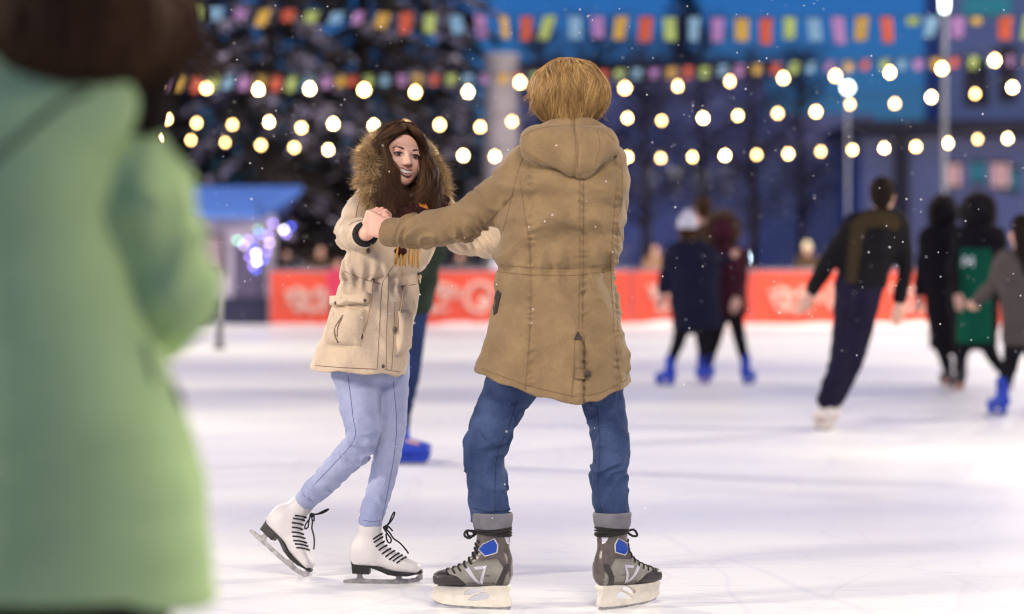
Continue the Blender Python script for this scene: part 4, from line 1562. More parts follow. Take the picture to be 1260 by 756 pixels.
# scarf with a striped fold and a knotted fringe
sc = chain(np.array([W(472, 250, 8.62), W(488, 262, 8.575), W(510, 266, 8.56), W(530, 262, 8.58), W(543, 250, 8.64)]), [0.03, 0.042, 0.046, 0.042, 0.03], sm=3)
sc2 = chain(np.array([W(506, 262, 8.575), W(499, 285, 8.585), W(493, 309, 8.590)]), [0.03, 0.026, 0.018], sm=3)
g_s = mesh_sdf(lambda P: smin(sc(P), sc2(P), 0.02) - 0.006 * np.sin((P[:, 2] + 0.4 * P[:, 0]) * 160 + 3 * vnoise(P * F32(14))), W(460, 330, 8.45) - [0.05, 0, 0], W(560, 225, 8.75), 0.005, 1)
scarf = obj("scarf", g_s, M_scarf, girl)
TS = bvh(g_s)
for q in ([(508, 240), (525, 246), (529, 260), (516, 255)], [(455, 228), (461, 231), (459, 236), (453, 232)]):
    pt = quadpatch(TS, q, 6, 6, 0.004)
    if len(pt[1]):
        obj("scarf_stripe", pt, M_scarf_o, scarf)
fr = []
for i in range(26):
    x = 489 + RNG.uniform(0, 30)
    x = 489 + (int((x - 489) / 5)) * 5.2 + RNG.uniform(-0.8, 0.8)
    l, n = hit(T, x, 312)
    yb = (l[1] if l is not None else 8.60) - 0.012
    x2 = x - 2 + RNG.normal() * 1.0
    fr.append([W(x + 1, 300, yb - 0.006), W(x, 308, yb - 0.006), W((x + x2) / 2, 318, yb - 0.003), W(x2, 327 + RNG.uniform(-2, 3), yb)])
obj("fringe", strands(np.array([spline(np.array(f_), 8) for f_ in fr]), 0.0028, 0.0016), M_fringe, scarf)
# ================================================================== OTHER PEOPLE
GR_ = rental_geo()
M_blueboot = mat("blue_hire_skate", (0.010, 0.045, 0.42), 0.4)
M_whiteboot = mat("pale_hire_skate", (0.62, 0.56, 0.52), 0.5)
M_blackboot = mat("black_boot", (0.02, 0.017, 0.016), 0.5)


def cloth(name, c, var=0.15, bump=0.4):
    return mat(name, c, 0.85, spec=0.08, var=var, vscale=6, bump=bump, bscale=30, fine=0.1, fscale=200)


M_navy = cloth("navy_coat", (0.014, 0.014, 0.030))
M_black = cloth("black_cloth", (0.010, 0.009, 0.011))
M_maroon = cloth("maroon_coat", (0.050, 0.012, 0.020))
M_brown = cloth("brown_coat", (0.070, 0.042, 0.025))
M_dknavy = cloth("dark_trousers", (0.013, 0.011, 0.026))
M_dkgreen = cloth("dark_green_jacket", (0.020, 0.030, 0.020))
M_bib = cloth("green_bib", (0.006, 0.085, 0.045))
M_greyc = cloth("grey_brown_coat", (0.075, 0.062, 0.058))
M_pink = cloth("pink_jacket", (0.55, 0.05, 0.10))
M_blueden = cloth("blue_jeans", (0.020, 0.034, 0.095))
M_hair_k = mat("dark_hair", (0.012, 0.008, 0.006), 0.8, spec=0.08)
M_hair_n = mat("chestnut_hair", (0.050, 0.024, 0.013), 0.8, spec=0.08)
M_wool_w = mat("white_wool", (0.60, 0.58, 0.62), 0.95, bump=0.6, bscale=50)
M_wool_y = mat("cream_wool", (0.72, 0.62, 0.42), 0.95, bump=0.6, bscale=50)
M_fur_d = mat("dark_fur", (0.060, 0.043, 0.034), 0.7, island=0.5)
M_fur_t = mat("tan_dark_fur", (0.16, 0.095, 0.05), 0.7, island=0.5)
M_olive = cloth("olive_yoke", (0.038, 0.027, 0.013))
M_white_p = mat("white_print", (0.62, 0.66, 0.64), 0.8)


def person(label, Y, head, rows, arms, legs, coat, trousers, boots, kind="hair", kmat=None, group=None, fwd=(0, 1, 0), hs=1.0, ar=0.055, lr=(0.085, 0.062, 0.052), toes=None, planted=True, h=0.011, lining=True):
    """A clothed skater. head: px, py of the head's middle. rows: coat outline (py, left, right, half depth). arms / legs: joints (px, py, dY)."""
    pt = lambda p: W(p[0], p[1], Y + (p[2] if len(p) > 2 else 0))
    hc = pt(head)
    root = thing("person", label, "person", [hc[0], Y, 0], group)
    sh_row = rows[0]
    R = axes(fwd)
    A = [[pt(q) for q in a] for a in arms]
    Lg = [[pt(q) for q in a] for a in legs]
    st = st_px(rows, Y)
    inn = loft([[s[0], s[1], s[2], s[3] * 0.82, s[4] * 0.82] for s in st], cap_r=0.03)
    fs = [head_sdf(hc, R, hs), cap(hc - [0, 0, 0.20 * hs], hc - [0, 0, 0.05], 0.06 * hs, 0.055 * hs), inn]
    for a in A:
        fs.append(chain(a, np.array([0.045, 0.038, 0.028]) * hs))
        d = a[2] - a[1]
        d /= np.linalg.norm(d)
        side = np.cross(d, [0, 1, 0])
        fs.append(hand_prims(a[2], d, (0, -1, 0.1), side, 0.18 * hs, (0.35, 0.5, 0.4), 0.2, 1.1))
    tt = toes or [(-0.5, 0.8)] * len(Lg)
    feet = []
    for lg, t in zip(Lg, tt):
        t3 = np.array([t[0], t[1], t[2] if len(t) > 2 else 0.0])
        t3 /= np.linalg.norm(t3)
        fs.append(chain(lg + [lg[2] - [0, 0, 0.13 * hs]], np.array([0.08, 0.055, 0.04, 0.035]) * hs))
        fs.append(cap(lg[2] - np.array([0, 0, 0.13 * hs]), lg[2] - np.array([0, 0, 0.15 * hs]) + t3 * 0.13 * hs, 0.033 * hs, 0.024 * hs))
        feet.append(t3)
    allp = np.array([hc] + [p for a in A for p in a] + [p for a in Lg for p in a])
    lo = allp.min(0) - [0.32, 0.34, 0.35]
    hi = allp.max(0) + [0.32, 0.34, 0.26]
    g = mesh_sdf(union(fs, 0.014), lo, hi, 0.009, 1)
    body = obj("body", g, M_skin, root)
    # jacket
    zt, zb = st[0][0], st[-1][0]
    parts = [loft(st, p=2.3, cap_r=0.03)]
    for a in A:
        e = a[2] - (a[2] - a[1]) * 0.12
        parts.append(chain([a[0], a[1], e], np.array([ar * 1.18, ar, ar * 0.8]) * hs, wr=[(0.006, 0.08, (0.4, 0, 0.6), 0.1, 0.6)]))
    fj = union(parts, 0.04)

    def jf(P):
        d = fj(P)
        return d - 0.009 * ridged((P * [4.0, 4.0, 6.0]).astype(F32)) - 0.004 * vnoise(P * F32(16))
    jacket = obj("jacket", mesh_sdf(jf, lo, hi, h, 1), coat, root)
    # trousers
    tp = [loft([[s[0], s[1], s[2], s[3] * 0.86, s[4] * 0.9] for s in st[-2:]] + [[zb - 0.05, st[-1][1], st[-1][2], st[-1][3] * 0.6, st[-1][4] * 0.7]], cap_r=0.03)]
    for lg in Lg:
        tp.append(chain(lg, np.array(lr) * hs, wr=[(0.006, 0.07, (0.4, 0, 0.6), 0.25, 0.9)], sm=2))
    ft = union(tp, 0.03)
    obj("trousers", mesh_sdf(lambda P: ft(P) - 0.004 * vnoise(P * F32(14)), lo, hi, h, 1), trousers, root)
    for lg, t3 in zip(Lg, feet):
        w = np.array([0, 0, 1.0]) + 0.0 * t3
        M = Mframe((0, 0, 0), t3, w + (lg[1] - lg[2]) * [0.5, 0.3, 0])
        M[:3, :3] *= hs
        M[:3, 3] = lg[2] - M[:3, :3] @ np.array([0.058, 0, 0.265])
        if planted:
            M[2, 3] = max(M[2, 3], 0.0) if M[2, 3] > 0.06 else 0.0
        b = obj("ice_skate", xf(GR_["boot"], M), boots, root)
        obj("blade_holder", xf(GR_["holder"], M), boots, b)
        obj("blade", xf(GR_["blade"], M), M_steel_dk, b)
    T_ = lambda p: hc + (np.asarray(p, float) * hs) @ R.T
    if kind in ("hair", "long"):
        e1 = ell(T_((0, -0.03, 0.045)), np.array((0.090, 0.105, 0.098)) * hs, R)
        cut = ell(T_((0, 0.12, -0.03)), np.array((0.068, 0.080, 0.095)) * hs, R)
        ee = [e1, ell(T_((0, -0.055, -0.03)), np.array((0.075, 0.06, 0.07)) * hs, R)]
        if kind == "long":
            ee.append(chain([T_((0, -0.06, -0.02)), T_((0, -0.09, -0.16)), T_((0, -0.13, -0.30))], np.array([0.085, 0.085, 0.05]) * hs))
        fe = union(ee, 0.03)
        obj("hair", mesh_sdf(lambda P: smax(fe(P), -cut(P), 0.01) - 0.006 * vnoise(P * F32(40)), hc - 0.4, hc + 0.3, 0.009, 1), kmat, root)
    elif kind == "beanie":
        e1 = ell(T_((0, -0.008, 0.060)), np.array((0.094, 0.112, 0.092)) * hs, R)
        pom = ell(T_((0, -0.02, 0.158)), np.array((0.035, 0.035, 0.032)) * hs, R)
        rim = [T_((0.090 * math.cos(q), -0.008 + 0.106 * math.sin(q), 0.022 + 0.012 * math.sin(q))) for q in np.linspace(0, 2 * math.pi, 17)]
        rm = chain(rim, np.full(17, 0.016 * hs))
        zc = -0.0

        def fb_(P):
            q = ((P - hc.astype(F32)) @ R.astype(F32)) / F32(hs)
            d = smax(e1(P), (0.02 - q[:, 2]) * F32(hs), 0.01)
            return smin(smin(d, pom(P), 0.01), rm(P), 0.006) - 0.003 * vnoise(P * F32(60))
        obj("knitted_hat", mesh_sdf(fb_, hc - 0.25, hc + 0.3, 0.008, 1), kmat, root)
        hb = ell(T_((0, -0.045, -0.03)), np.array((0.085, 0.075, 0.10)) * hs, R)
        cut = ell(T_((0, 0.12, -0.03)), np.array((0.070, 0.09, 0.12)) * hs, R)
        obj("hair", mesh_sdf(lambda P: smax(hb(P), -cut(P), 0.01), hc - 0.3, hc + 0.3, 0.010, 1), M_hair_n, root)
    elif kind == "fur":
        e1 = ell(T_((0, -0.035, 0.01)), np.array((0.120, 0.120, 0.135)) * hs, R)
        cut = ell(T_((0, 0.12, -0.01)), np.array((0.080, 0.12, 0.105)) * hs, R)
        rp = np.array([T_((0.105 * math.sin(q), 0.055 - 0.03 * math.cos(q), 0.02 + 0.125 * math.cos(q))) for q in np.linspace(0, 2 * math.pi, 21)])
        hd_ = obj("hood", mesh_sdf(lambda P: smax(e1(P), -cut(P), 0.01), hc - 0.3, hc + 0.3, 0.010, 1), coat, root)
        n = 2600
        q = RNG.uniform(0, 2 * math.pi, n)
        b0 = np.stack([0.105 * np.sin(q), 0.045 - 0.03 * np.cos(q) + RNG.normal(size=n) * 0.02, 0.02 + 0.125 * np.cos(q)], 1)
        dr = np.stack([np.sin(q), RNG.normal(size=n) * 0.6 - 0.2, np.cos(q)], 1) + RNG.normal(size=(n, 3)) * 0.35
        dr /= np.linalg.norm(dr, axis=1, keepdims=True)
        L = RNG.uniform(0.03, 0.11, (n, 1))
        C = np.stack([hc + ((b0 + dr * L * t) * hs) @ R.T for t in np.linspace(0, 1, 4)], 1)
        obj("fur_trim", join(strands(C, 0.004, 0.001), tube(rp, 0.035 * hs, 8)), kmat, hd_)
    return root, jacket, jf, lo, hi


def standing(label, px, Y, height, coat, trousers, kind, kmat, fwd, group=None, boots=None):
    """Someone standing beyond the boards, arms at the sides."""
    k = FPX / Y
    s = height / 1.72
    P = lambda x, z: (px + x * k * s, HZ - (z * s - CAMZ) * k)
    R_ = lambda z, x, d: (P(0, z)[1], P(-x, z)[0], P(x, z)[0], d * s)
    rows = [R_(1.46, 0.10, 0.07), R_(1.42, 0.17, 0.10), R_(1.30, 0.20, 0.125), R_(1.1, 0.19, 0.125), R_(0.9, 0.20, 0.14), R_(0.72, 0.21, 0.14)]
    arms = [[P(-0.19, 1.38), P(-0.25, 1.12), P(-0.23, 0.88)], [P(0.19, 1.38), P(0.25, 1.12), P(0.23, 0.88)]]
    legs = [[P(-0.09, 0.85), P(-0.10, 0.52), P(-0.10, 0.265)], [P(0.09, 0.85), P(0.10, 0.52), P(0.10, 0.265)]]
    return person(label, Y, P(0, 1.585), rows, arms, legs, coat, trousers, boots or M_blackboot, kind, kmat, group, fwd, hs=s, toes=[(fwd[0] - 0.2, fwd[1]), (fwd[0] + 0.2, fwd[1])], h=0.014)


# three friends skating away, arms round each other
GP = "friends skating away together"
person("skater in a white bobble hat and long navy coat, linked with two friends", 24.0, (846, 281),
       [(296, 836, 862, 0.06), (303, 823, 874, 0.10), (325, 820, 884, 0.13), (355, 824, 886, 0.13), (385, 826, 888, 0.15), (405, 828, 888, 0.15)],
       [[(826, 310), (817, 338), (814, 360)], [(872, 310), (886, 322, 0.2), (894, 318, 0.2)]],
       [[(842, 395), (833, 425), (825, 446)], [(868, 395), (866, 428), (864, 450)]], M_navy, M_black, M_blueboot, "beanie", M_wool_w, GP,
       (0.15, 1, 0), toes=[(-0.6, 0.75), (0.1, 1)])
person("skater in a maroon coat with a tan fur hood, linked with two friends", 24.3, (889, 286),
       [(300, 880, 902, 0.06), (308, 872, 913, 0.10), (330, 868, 917, 0.13), (360, 872, 918, 0.13), (388, 876, 919, 0.14)],
       [[(910, 312), (913, 340, -0.05), (906, 366, -0.15)], [(874, 312), (862, 330, 0.2), (850, 325, 0.3)]],
       [[(888, 385), (880, 418), (872, 446)], [(904, 385), (910, 418), (917, 443)]], M_maroon, M_black, M_blueboot, "fur", M_fur_t, GP,
       (0.1, 1, 0), toes=[(-0.1, 1), (0.5, 0.8)])
person("tall brown haired skater in a brown jacket, behind two linked friends", 25.2, (864, 258),
       [(276, 852, 876, 0.06), (284, 842, 886, 0.10), (310, 840, 890, 0.13), (345, 846, 888, 0.13), (372, 848, 888, 0.14)],
       [[(846, 290), (842, 318, -0.1), (850, 340, -0.3)], [(884, 290), (890, 316, -0.1), (892, 340, -0.2)]],
       [[(860, 366), (862, 410), (866, 440)], [(876, 366), (872, 410), (872, 442)]], M_brown, M_black, M_blueboot, "hair", M_hair_n, GP, (-0.2, 1, 0), toes=[(-0.3, 1), (0.3, 1)])

# the leaning skater
_, jk, jf_, lo_, hi_ = person("man in a dark jacket with olive shoulders leaning into a turn alone", 17.2, (1086, 242),
       [(257, 1070, 1098, 0.07), (264, 1052, 1110, 0.10), (285, 1042, 1112, 0.125), (315, 1036, 1104, 0.125), (345, 1030, 1092, 0.12), (357, 1028, 1086, 0.12)],
       [[(1050, 275), (1022, 318), (996, 362)], [(1106, 280), (1114, 330), (1106, 374)]],
       [[(1044, 352), (1037, 435), (1019, 492)], [(1070, 352), (1050, 437), (1026, 489, 0.15)]], M_black, M_dknavy, M_whiteboot, "hair", M_hair_k, None,
       (0.25, 1, -0.1), toes=[(-0.3, 1), (0.2, 1)], ar=0.060, lr=(0.105, 0.088, 0.082))
TJ_ = BVHTree.FromPolygons([(jk.matrix_basis @ v.co + Vector(jk.parent.location))[:] for v in jk.data.vertices], [p.vertices[:] for p in jk.data.polygons])
pt = polypatch(TJ_, [(1046, 276), (1062, 262), (1084, 258), (1102, 263), (1110, 276), (1104, 285), (1085, 279), (1066, 282), (1060, 300), (1054, 348), (1041, 348), (1044, 300)], 0.006, 3, 17.0)
obj("olive_yoke", pt, M_olive, jk)

# pair on the right with furry hoods, one in a green bib
GQ = "skaters in furry hoods on the right"
person("skater in a dark coat and furry hood, left of the one in a green bib", 24.0, (1163, 264),
       [(276, 1148, 1180, 0.08), (284, 1134, 1196, 0.12), (312, 1130, 1200, 0.15), (350, 1136, 1200, 0.14), (395, 1142, 1200, 0.15), (430, 1146, 1198, 0.15)],
       [[(1140, 296), (1132, 330), (1130, 366)], [(1184, 296), (1196, 320, 0.2), (1206, 330, 0.3)]],
       [[(1158, 415), (1162, 440), (1166, 455)], [(1178, 415), (1181, 440), (1184, 458)]], M_black, M_black, M_blackboot, "fur", M_fur_d, GQ, (-0.5, 1, -0.2), hs=0.93, toes=[(-0.2, 1), (0.2, 1)])
_, jk, _, _, _ = person("skater wearing a green bib over dark clothes and a furry hood", 23.0, (1203, 264),
       [(276, 1188, 1220, 0.08), (284, 1174, 1236, 0.12), (312, 1170, 1238, 0.15), (350, 1168, 1234, 0.14), (395, 1170, 1228, 0.14), (425, 1172, 1228, 0.14)],
       [[(1182, 296), (1172, 330, -0.15), (1178, 362, -0.2)], [(1226, 296), (1238, 330), (1246, 356, 0.1)]],
       [[(1190, 415), (1182, 440), (1181, 462)], [(1213, 415), (1222, 440), (1236, 458)]], M_black, M_black, M_blackboot, "fur", M_fur_d, GQ, (0.3, 1, 0), toes=[(-0.2, 1), (0.5, 1)])
TJ_ = BVHTree.FromPolygons([(v.co + Vector(jk.parent.location))[:] for v in jk.data.vertices], [p.vertices[:] for p in jk.data.polygons])
bp = quadpatch(TJ_, [(1180, 305), (1221, 305), (1222, 428), (1176, 428)], 12, 24, 0.012, 0.004)
if len(bp[1]):
    bib = obj("green_bib", bp, M_bib, jk)
    TB_ = bvh(bp)
    ms = [seam(TB_, p, 0.013, 8, 0.004) for p in ([(1185, 328), (1186, 316)], [(1186, 316), (1191, 325)], [(1191, 325), (1196, 316)], [(1196, 316), (1197, 328)])]
    ms = [m_ for m_ in ms if len(m_[1])]
    if ms:
        obj("bib_emblem", join(*ms), M_white_p, bib)
person("dark haired skater in a grey brown coat and blue skates, cut by the right edge", 19.0, (1256, 286),
       [(305, 1242, 1270, 0.06), (313, 1230, 1284, 0.10), (340, 1226, 1290, 0.13), (380, 1232, 1288, 0.13), (425, 1234, 1290, 0.14)],
       [[(1236, 322), (1222, 352, 0.1), (1200, 372, 0.4)], [(1280, 322), (1292, 365), (1292, 400)]],
       [[(1250, 412), (1243, 450), (1234, 474)], [(1274, 412), (1272, 440), (1272, 462, 0.5)]], M_greyc, M_black, M_blueboot, "long", M_hair_k, None, (-0.3, 1, 0), toes=[(-0.35, 1), (0.2, 1)])

# companion behind the woman
person("skater in dark green jacket and blue jeans, hidden behind the beige parka", 14.1, (510, 231),
       [(252, 496, 524, 0.07), (260, 484, 537, 0.10), (290, 480, 543, 0.13), (330, 482, 540, 0.13), (372, 486, 532, 0.13), (388, 484, 528, 0.13)],
       [[(484, 268), (478, 312), (484, 350)], [(532, 268), (538, 312), (506, 336, -0.2)]],
       [[(494, 380), (490, 450), (488, 520)], [(510, 380), (504, 455), (494, 522, 0.25)]], M_dkgreen, M_blueden, M_blueboot, "hair", M_hair_n, None,
       (0.9, 0.3, 0), hs=0.88, toes=[(0.95, 0.1), (0.9, 0.35)], lr=(0.095, 0.074, 0.056), h=0.010)

# people standing beyond the boards
GB = "onlookers behind the red boards"
standing("onlooker in a cream bobble hat and dark brown jacket behind the boards", 993, 54.0, 1.80, M_brown, M_black, "beanie", M_wool_y, (0, -1, 0), GB)
standing("tan coated onlooker behind the boards, left of the linked friends", 806, 55.0, 1.78, cloth("tan_coat", (0.30, 0.17, 0.10)), M_black, "long", M_hair_n, (0, -1, 0), GB)
standing("dark coated onlooker beside the kiosk lights", 352, 54.5, 1.66, M_black, M_black, "hair", M_hair_k, (0.3, -1, 0), GB)
standing("onlooker in dark clothes between the kiosk and the beige parka", 394, 53.5, 1.74, M_brown, M_black, "hair", M_hair_k, (0.3, -1, 0), GB)
standing("child in a bright pink jacket close behind the beige parka", 416, 48.5, 1.42, M_pink, M_black, "hair", M_hair_n, (0.5, -1, 0))
standing("onlooker in a grey coat behind the boards, seen under the joined arms", 566, 54.0, 1.62, M_greyc, M_black, "hair", M_hair_k, (0, -1, 0), GB)
standing("added onlooker in white behind the boards, standing in for blurred lights", 619, 54.0, 1.70, mat("white_coat_for_lights", (0.72, 0.72, 0.78), 0.8, bump=0.3), M_black, "beanie", M_bib, (0, -1, 0), GB)  # added figure; white coat and green hat stand in for blurred lights

# ------------------------------------------------------------------ the onlooker close to the camera
YC = 3.5
gw = thing("person", "dark haired person in a long mint green coat, very close to the camera", "person", W(95, 337, YC) * [1, 1, 0])
M_mint = mat("mint_coat", (0.38, 0.53, 0.24), 0.8, var=0.14, vscale=3.5, bump=0.3, bscale=14, fine=0.05, col2=(0.32, 0.44, 0.19), spec=0.1)
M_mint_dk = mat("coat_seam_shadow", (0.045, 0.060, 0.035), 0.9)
hcw = W(118, -22, 3.56)
Rw = axes((0.45, 0.9, 0))
rows = [(66, 70, 136, 0.06), (84, 30, 150, 0.09), (110, -30, 166, 0.115), (170, -70, 172, 0.145), (300, -60, 158, 0.145), (420, -62, 190, 0.15), (560, -80, 238, 0.17), (700, -100, 258, 0.185), (790, -112, 270, 0.19)]
tw = loft(st_px(rows, YC), p=2.3, cap_r=0.03)
rs_, re_, rh = W(136, 170, 3.50), W(216, 356, 3.50), W(196, 405, 3.74)
ls_, le_, lh = W(-40, 140, 3.52), W(-84, 360, 3.52), W(-30, 400, 3.74)
slw = chain([rs_, W(182, 245, 3.47), re_, rh], [0.068, 0.066, 0.063, 0.052], wr=[(0.008, 0.09, (0.4, 0, 0.6), 0.05, 0.45)], k=0.02)
slw2 = chain([ls_, W(-75, 240, 3.5), le_, lh], [0.072, 0.070, 0.064, 0.052], wr=[(0.008, 0.09, (0.4, 0, 0.6), 0.05, 0.45)], k=0.02)
hemw = hem_fn([(-140, 742), (60, 746), (150, 744), (190, 758), (300, 770)], 3.33)
innw = loft([[s[0], s[1], s[2], s[3] - 0.012, s[4] - 0.012] for s in st_px(rows[5:], YC)], p=2.3)
zq = W(0, 520, YC)[2]
collw = chain([W(40, 112, 3.42), W(100, 80, 3.40), W(150, 96, 3.44), W(172, 108, 3.5)], [0.030, 0.032, 0.028, 0.02], sm=3)
hoodw = ell(W(40, 130, 3.40), (0.15, 0.055, 0.085))


def coatw(P):
    d = tw(P)
    z = P[:, 2]
    near = np.abs(d) < 0.06
    Q = P[near]
    d[near] -= 0.003 * np.abs(np.sin(Q[:, 2] * math.pi / 0.085 + 0.6 * vnoise(Q * F32(5)))) ** 0.5 + 0.006 * ridged((Q * [5, 5, 3.0]).astype(F32))
    d = smin(d, slw(P), 0.006)
    d = smin(d, slw2(P), 0.03)
    d = smin(smin(d, hoodw(P), 0.02), collw(P), 0.015)
    d = smax(d, -smax(innw(P), z - zq, 0.02), 0.004)
    return smax(d, hemw(P) - z, 0.006)


gcw = mesh_sdf(coatw, (-1.02, 3.12, 0.50), (-0.30, 3.95, 1.50), 0.007, 1)
cw = obj("quilted_coat", gcw, M_mint, gw)
TW = bvh(gcw)
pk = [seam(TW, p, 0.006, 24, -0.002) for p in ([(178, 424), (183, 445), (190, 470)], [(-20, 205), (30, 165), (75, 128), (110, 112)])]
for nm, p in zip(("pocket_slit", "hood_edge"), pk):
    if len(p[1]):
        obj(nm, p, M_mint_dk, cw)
fsw = [head_sdf(hcw, Rw, 1.0), cap(W(110, 90, 3.52), hcw - [0, 0, 0.03], 0.06, 0.055), loft([[s[0], s[1], s[2], s[3] * 0.8, s[4] * 0.8] for s in st_px(rows[:-1], YC)], cap_r=0.03),
       chain([rs_, re_, rh], [0.045, 0.038, 0.03]), hand_prims(rh, (-0.3, 0.6, -0.6), (0.9, 0.3, 0), (0, 0.7, 0.7), 0.17, (0.4, 0.6, 0.4)),
       chain([ls_, le_, lh], [0.045, 0.038, 0.03]), hand_prims(lh, (0.3, 0.6, -0.6), (-0.9, 0.3, 0), (0, 0.7, 0.7), 0.17, (0.4, 0.6, 0.4))]
lgw = []
for x in (20, 135):
    b = W(x, 0, YC)
    lg = [np.array([b[0], YC, 0.80]), np.array([b[0], YC + 0.01, 0.46]), np.array([b[0], YC, 0.12])]
    lgw.append(lg)
    fsw += [chain(lg + [lg[2] - [0, 0, 0.06]], [0.08, 0.055, 0.04, 0.04]), cap(lg[2] - np.array([0, 0, 0.07]), lg[2] + np.array([0.06, 0.14, -0.085]), 0.034, 0.026)]
bw = obj("body", mesh_sdf(union(fsw, 0.014), (-1.05, 3.1, -0.02), (-0.25, 4.05, 1.72), 0.008, 1), M_skin, gw)
face_bits(bw, hcw, Rw, 1.0)
obj("trousers", mesh_sdf(union([chain([l[0] + [0, 0, 0.1], l[1], l[2] + [0, 0, 0.04]], [0.11, 0.078, 0.066], wr=[(0.006, 0.07, (0, 0, 0.5), 0.2, 0.8)]) for l in lgw], 0.02), (-1.05, 3.1, 0.05), (-0.25, 4.0, 1.0), 0.009, 1), M_black, gw)
for l in lgw:
    obj("boot", mesh_sdf(lambda P, l=l: smax(smin(cap(l[2] + np.array([0, 0, 0.12]), l[2] - np.array([0, 0, 0.06]), 0.058, 0.050)(P), cap(l[2] - np.array([0, 0, 0.07]), l[2] + np.array([0.06, 0.16, -0.082]), 0.045, 0.036)(P), 0.02), -P[:, 2], 0.004), l[2] - 0.25, l[2] + 0.32, 0.008, 1), M_blackboot, gw)
hw = [ell(hcw + [0, -0.02, 0.03], (0.115, 0.120, 0.125)), chain([hcw + [0, -0.05, -0.02], W(96, 20, 3.44), W(108, 62, 3.43)], [0.115, 0.135, 0.065]), chain([hcw + [0.05, -0.03, -0.02], W(190, 30, 3.50), W(176, 90, 3.47), W(186, 150, 3.44)], [0.095, 0.072, 0.050, 0.022])]
fcw = ell(hcw + Rw @ np.array([0, 0.13, -0.02]), (0.07, 0.09, 0.11), Rw)
uw = union(hw, 0.03)
ghw = mesh_sdf(lambda P: smax(uw(P), -fcw(P), 0.01) - 0.006 * vnoise((P * [60, 60, 9.0]).astype(F32)), (-0.85, 3.2, 1.30), (-0.25, 3.85, 1.72), 0.007, 1)
TWh = bvh(ghw)
cv = []
for i in range(1800):
    x = RNG.uniform(-20, 240)
    y0 = RNG.uniform(-60, 40)
    p = []
    for j in range(8):
        t = j / 7
        l, n = hit(TWh, x + (x - 110) * 0.12 * math.sin(t * 2), y0 + t * 75)
        if l is None:
            if len(p) > 2:
                p.append(p[-1] + (p[-1] - p[-2]) * 0.9 + np.array([0.002 * (1 if x > 110 else -1), 0, 0]))
                continue
            break
        p.append(np.array(l) + [0, -0.004 - 0.006 * RNG.uniform(), 0])
    if len(p) == 8:
        cv.append(p)
M_hair_w = mat("very_dark_brown_hair", (0.050, 0.024, 0.011), 0.6, island=0.6, spec=0.1)
gsw = strands(np.array(cv), 0.0016, 0.0006)
obj("hair", join(setmat(ghw, 0), setmat(gsw, 1)), [M_hair_k, M_hair_w], gw)
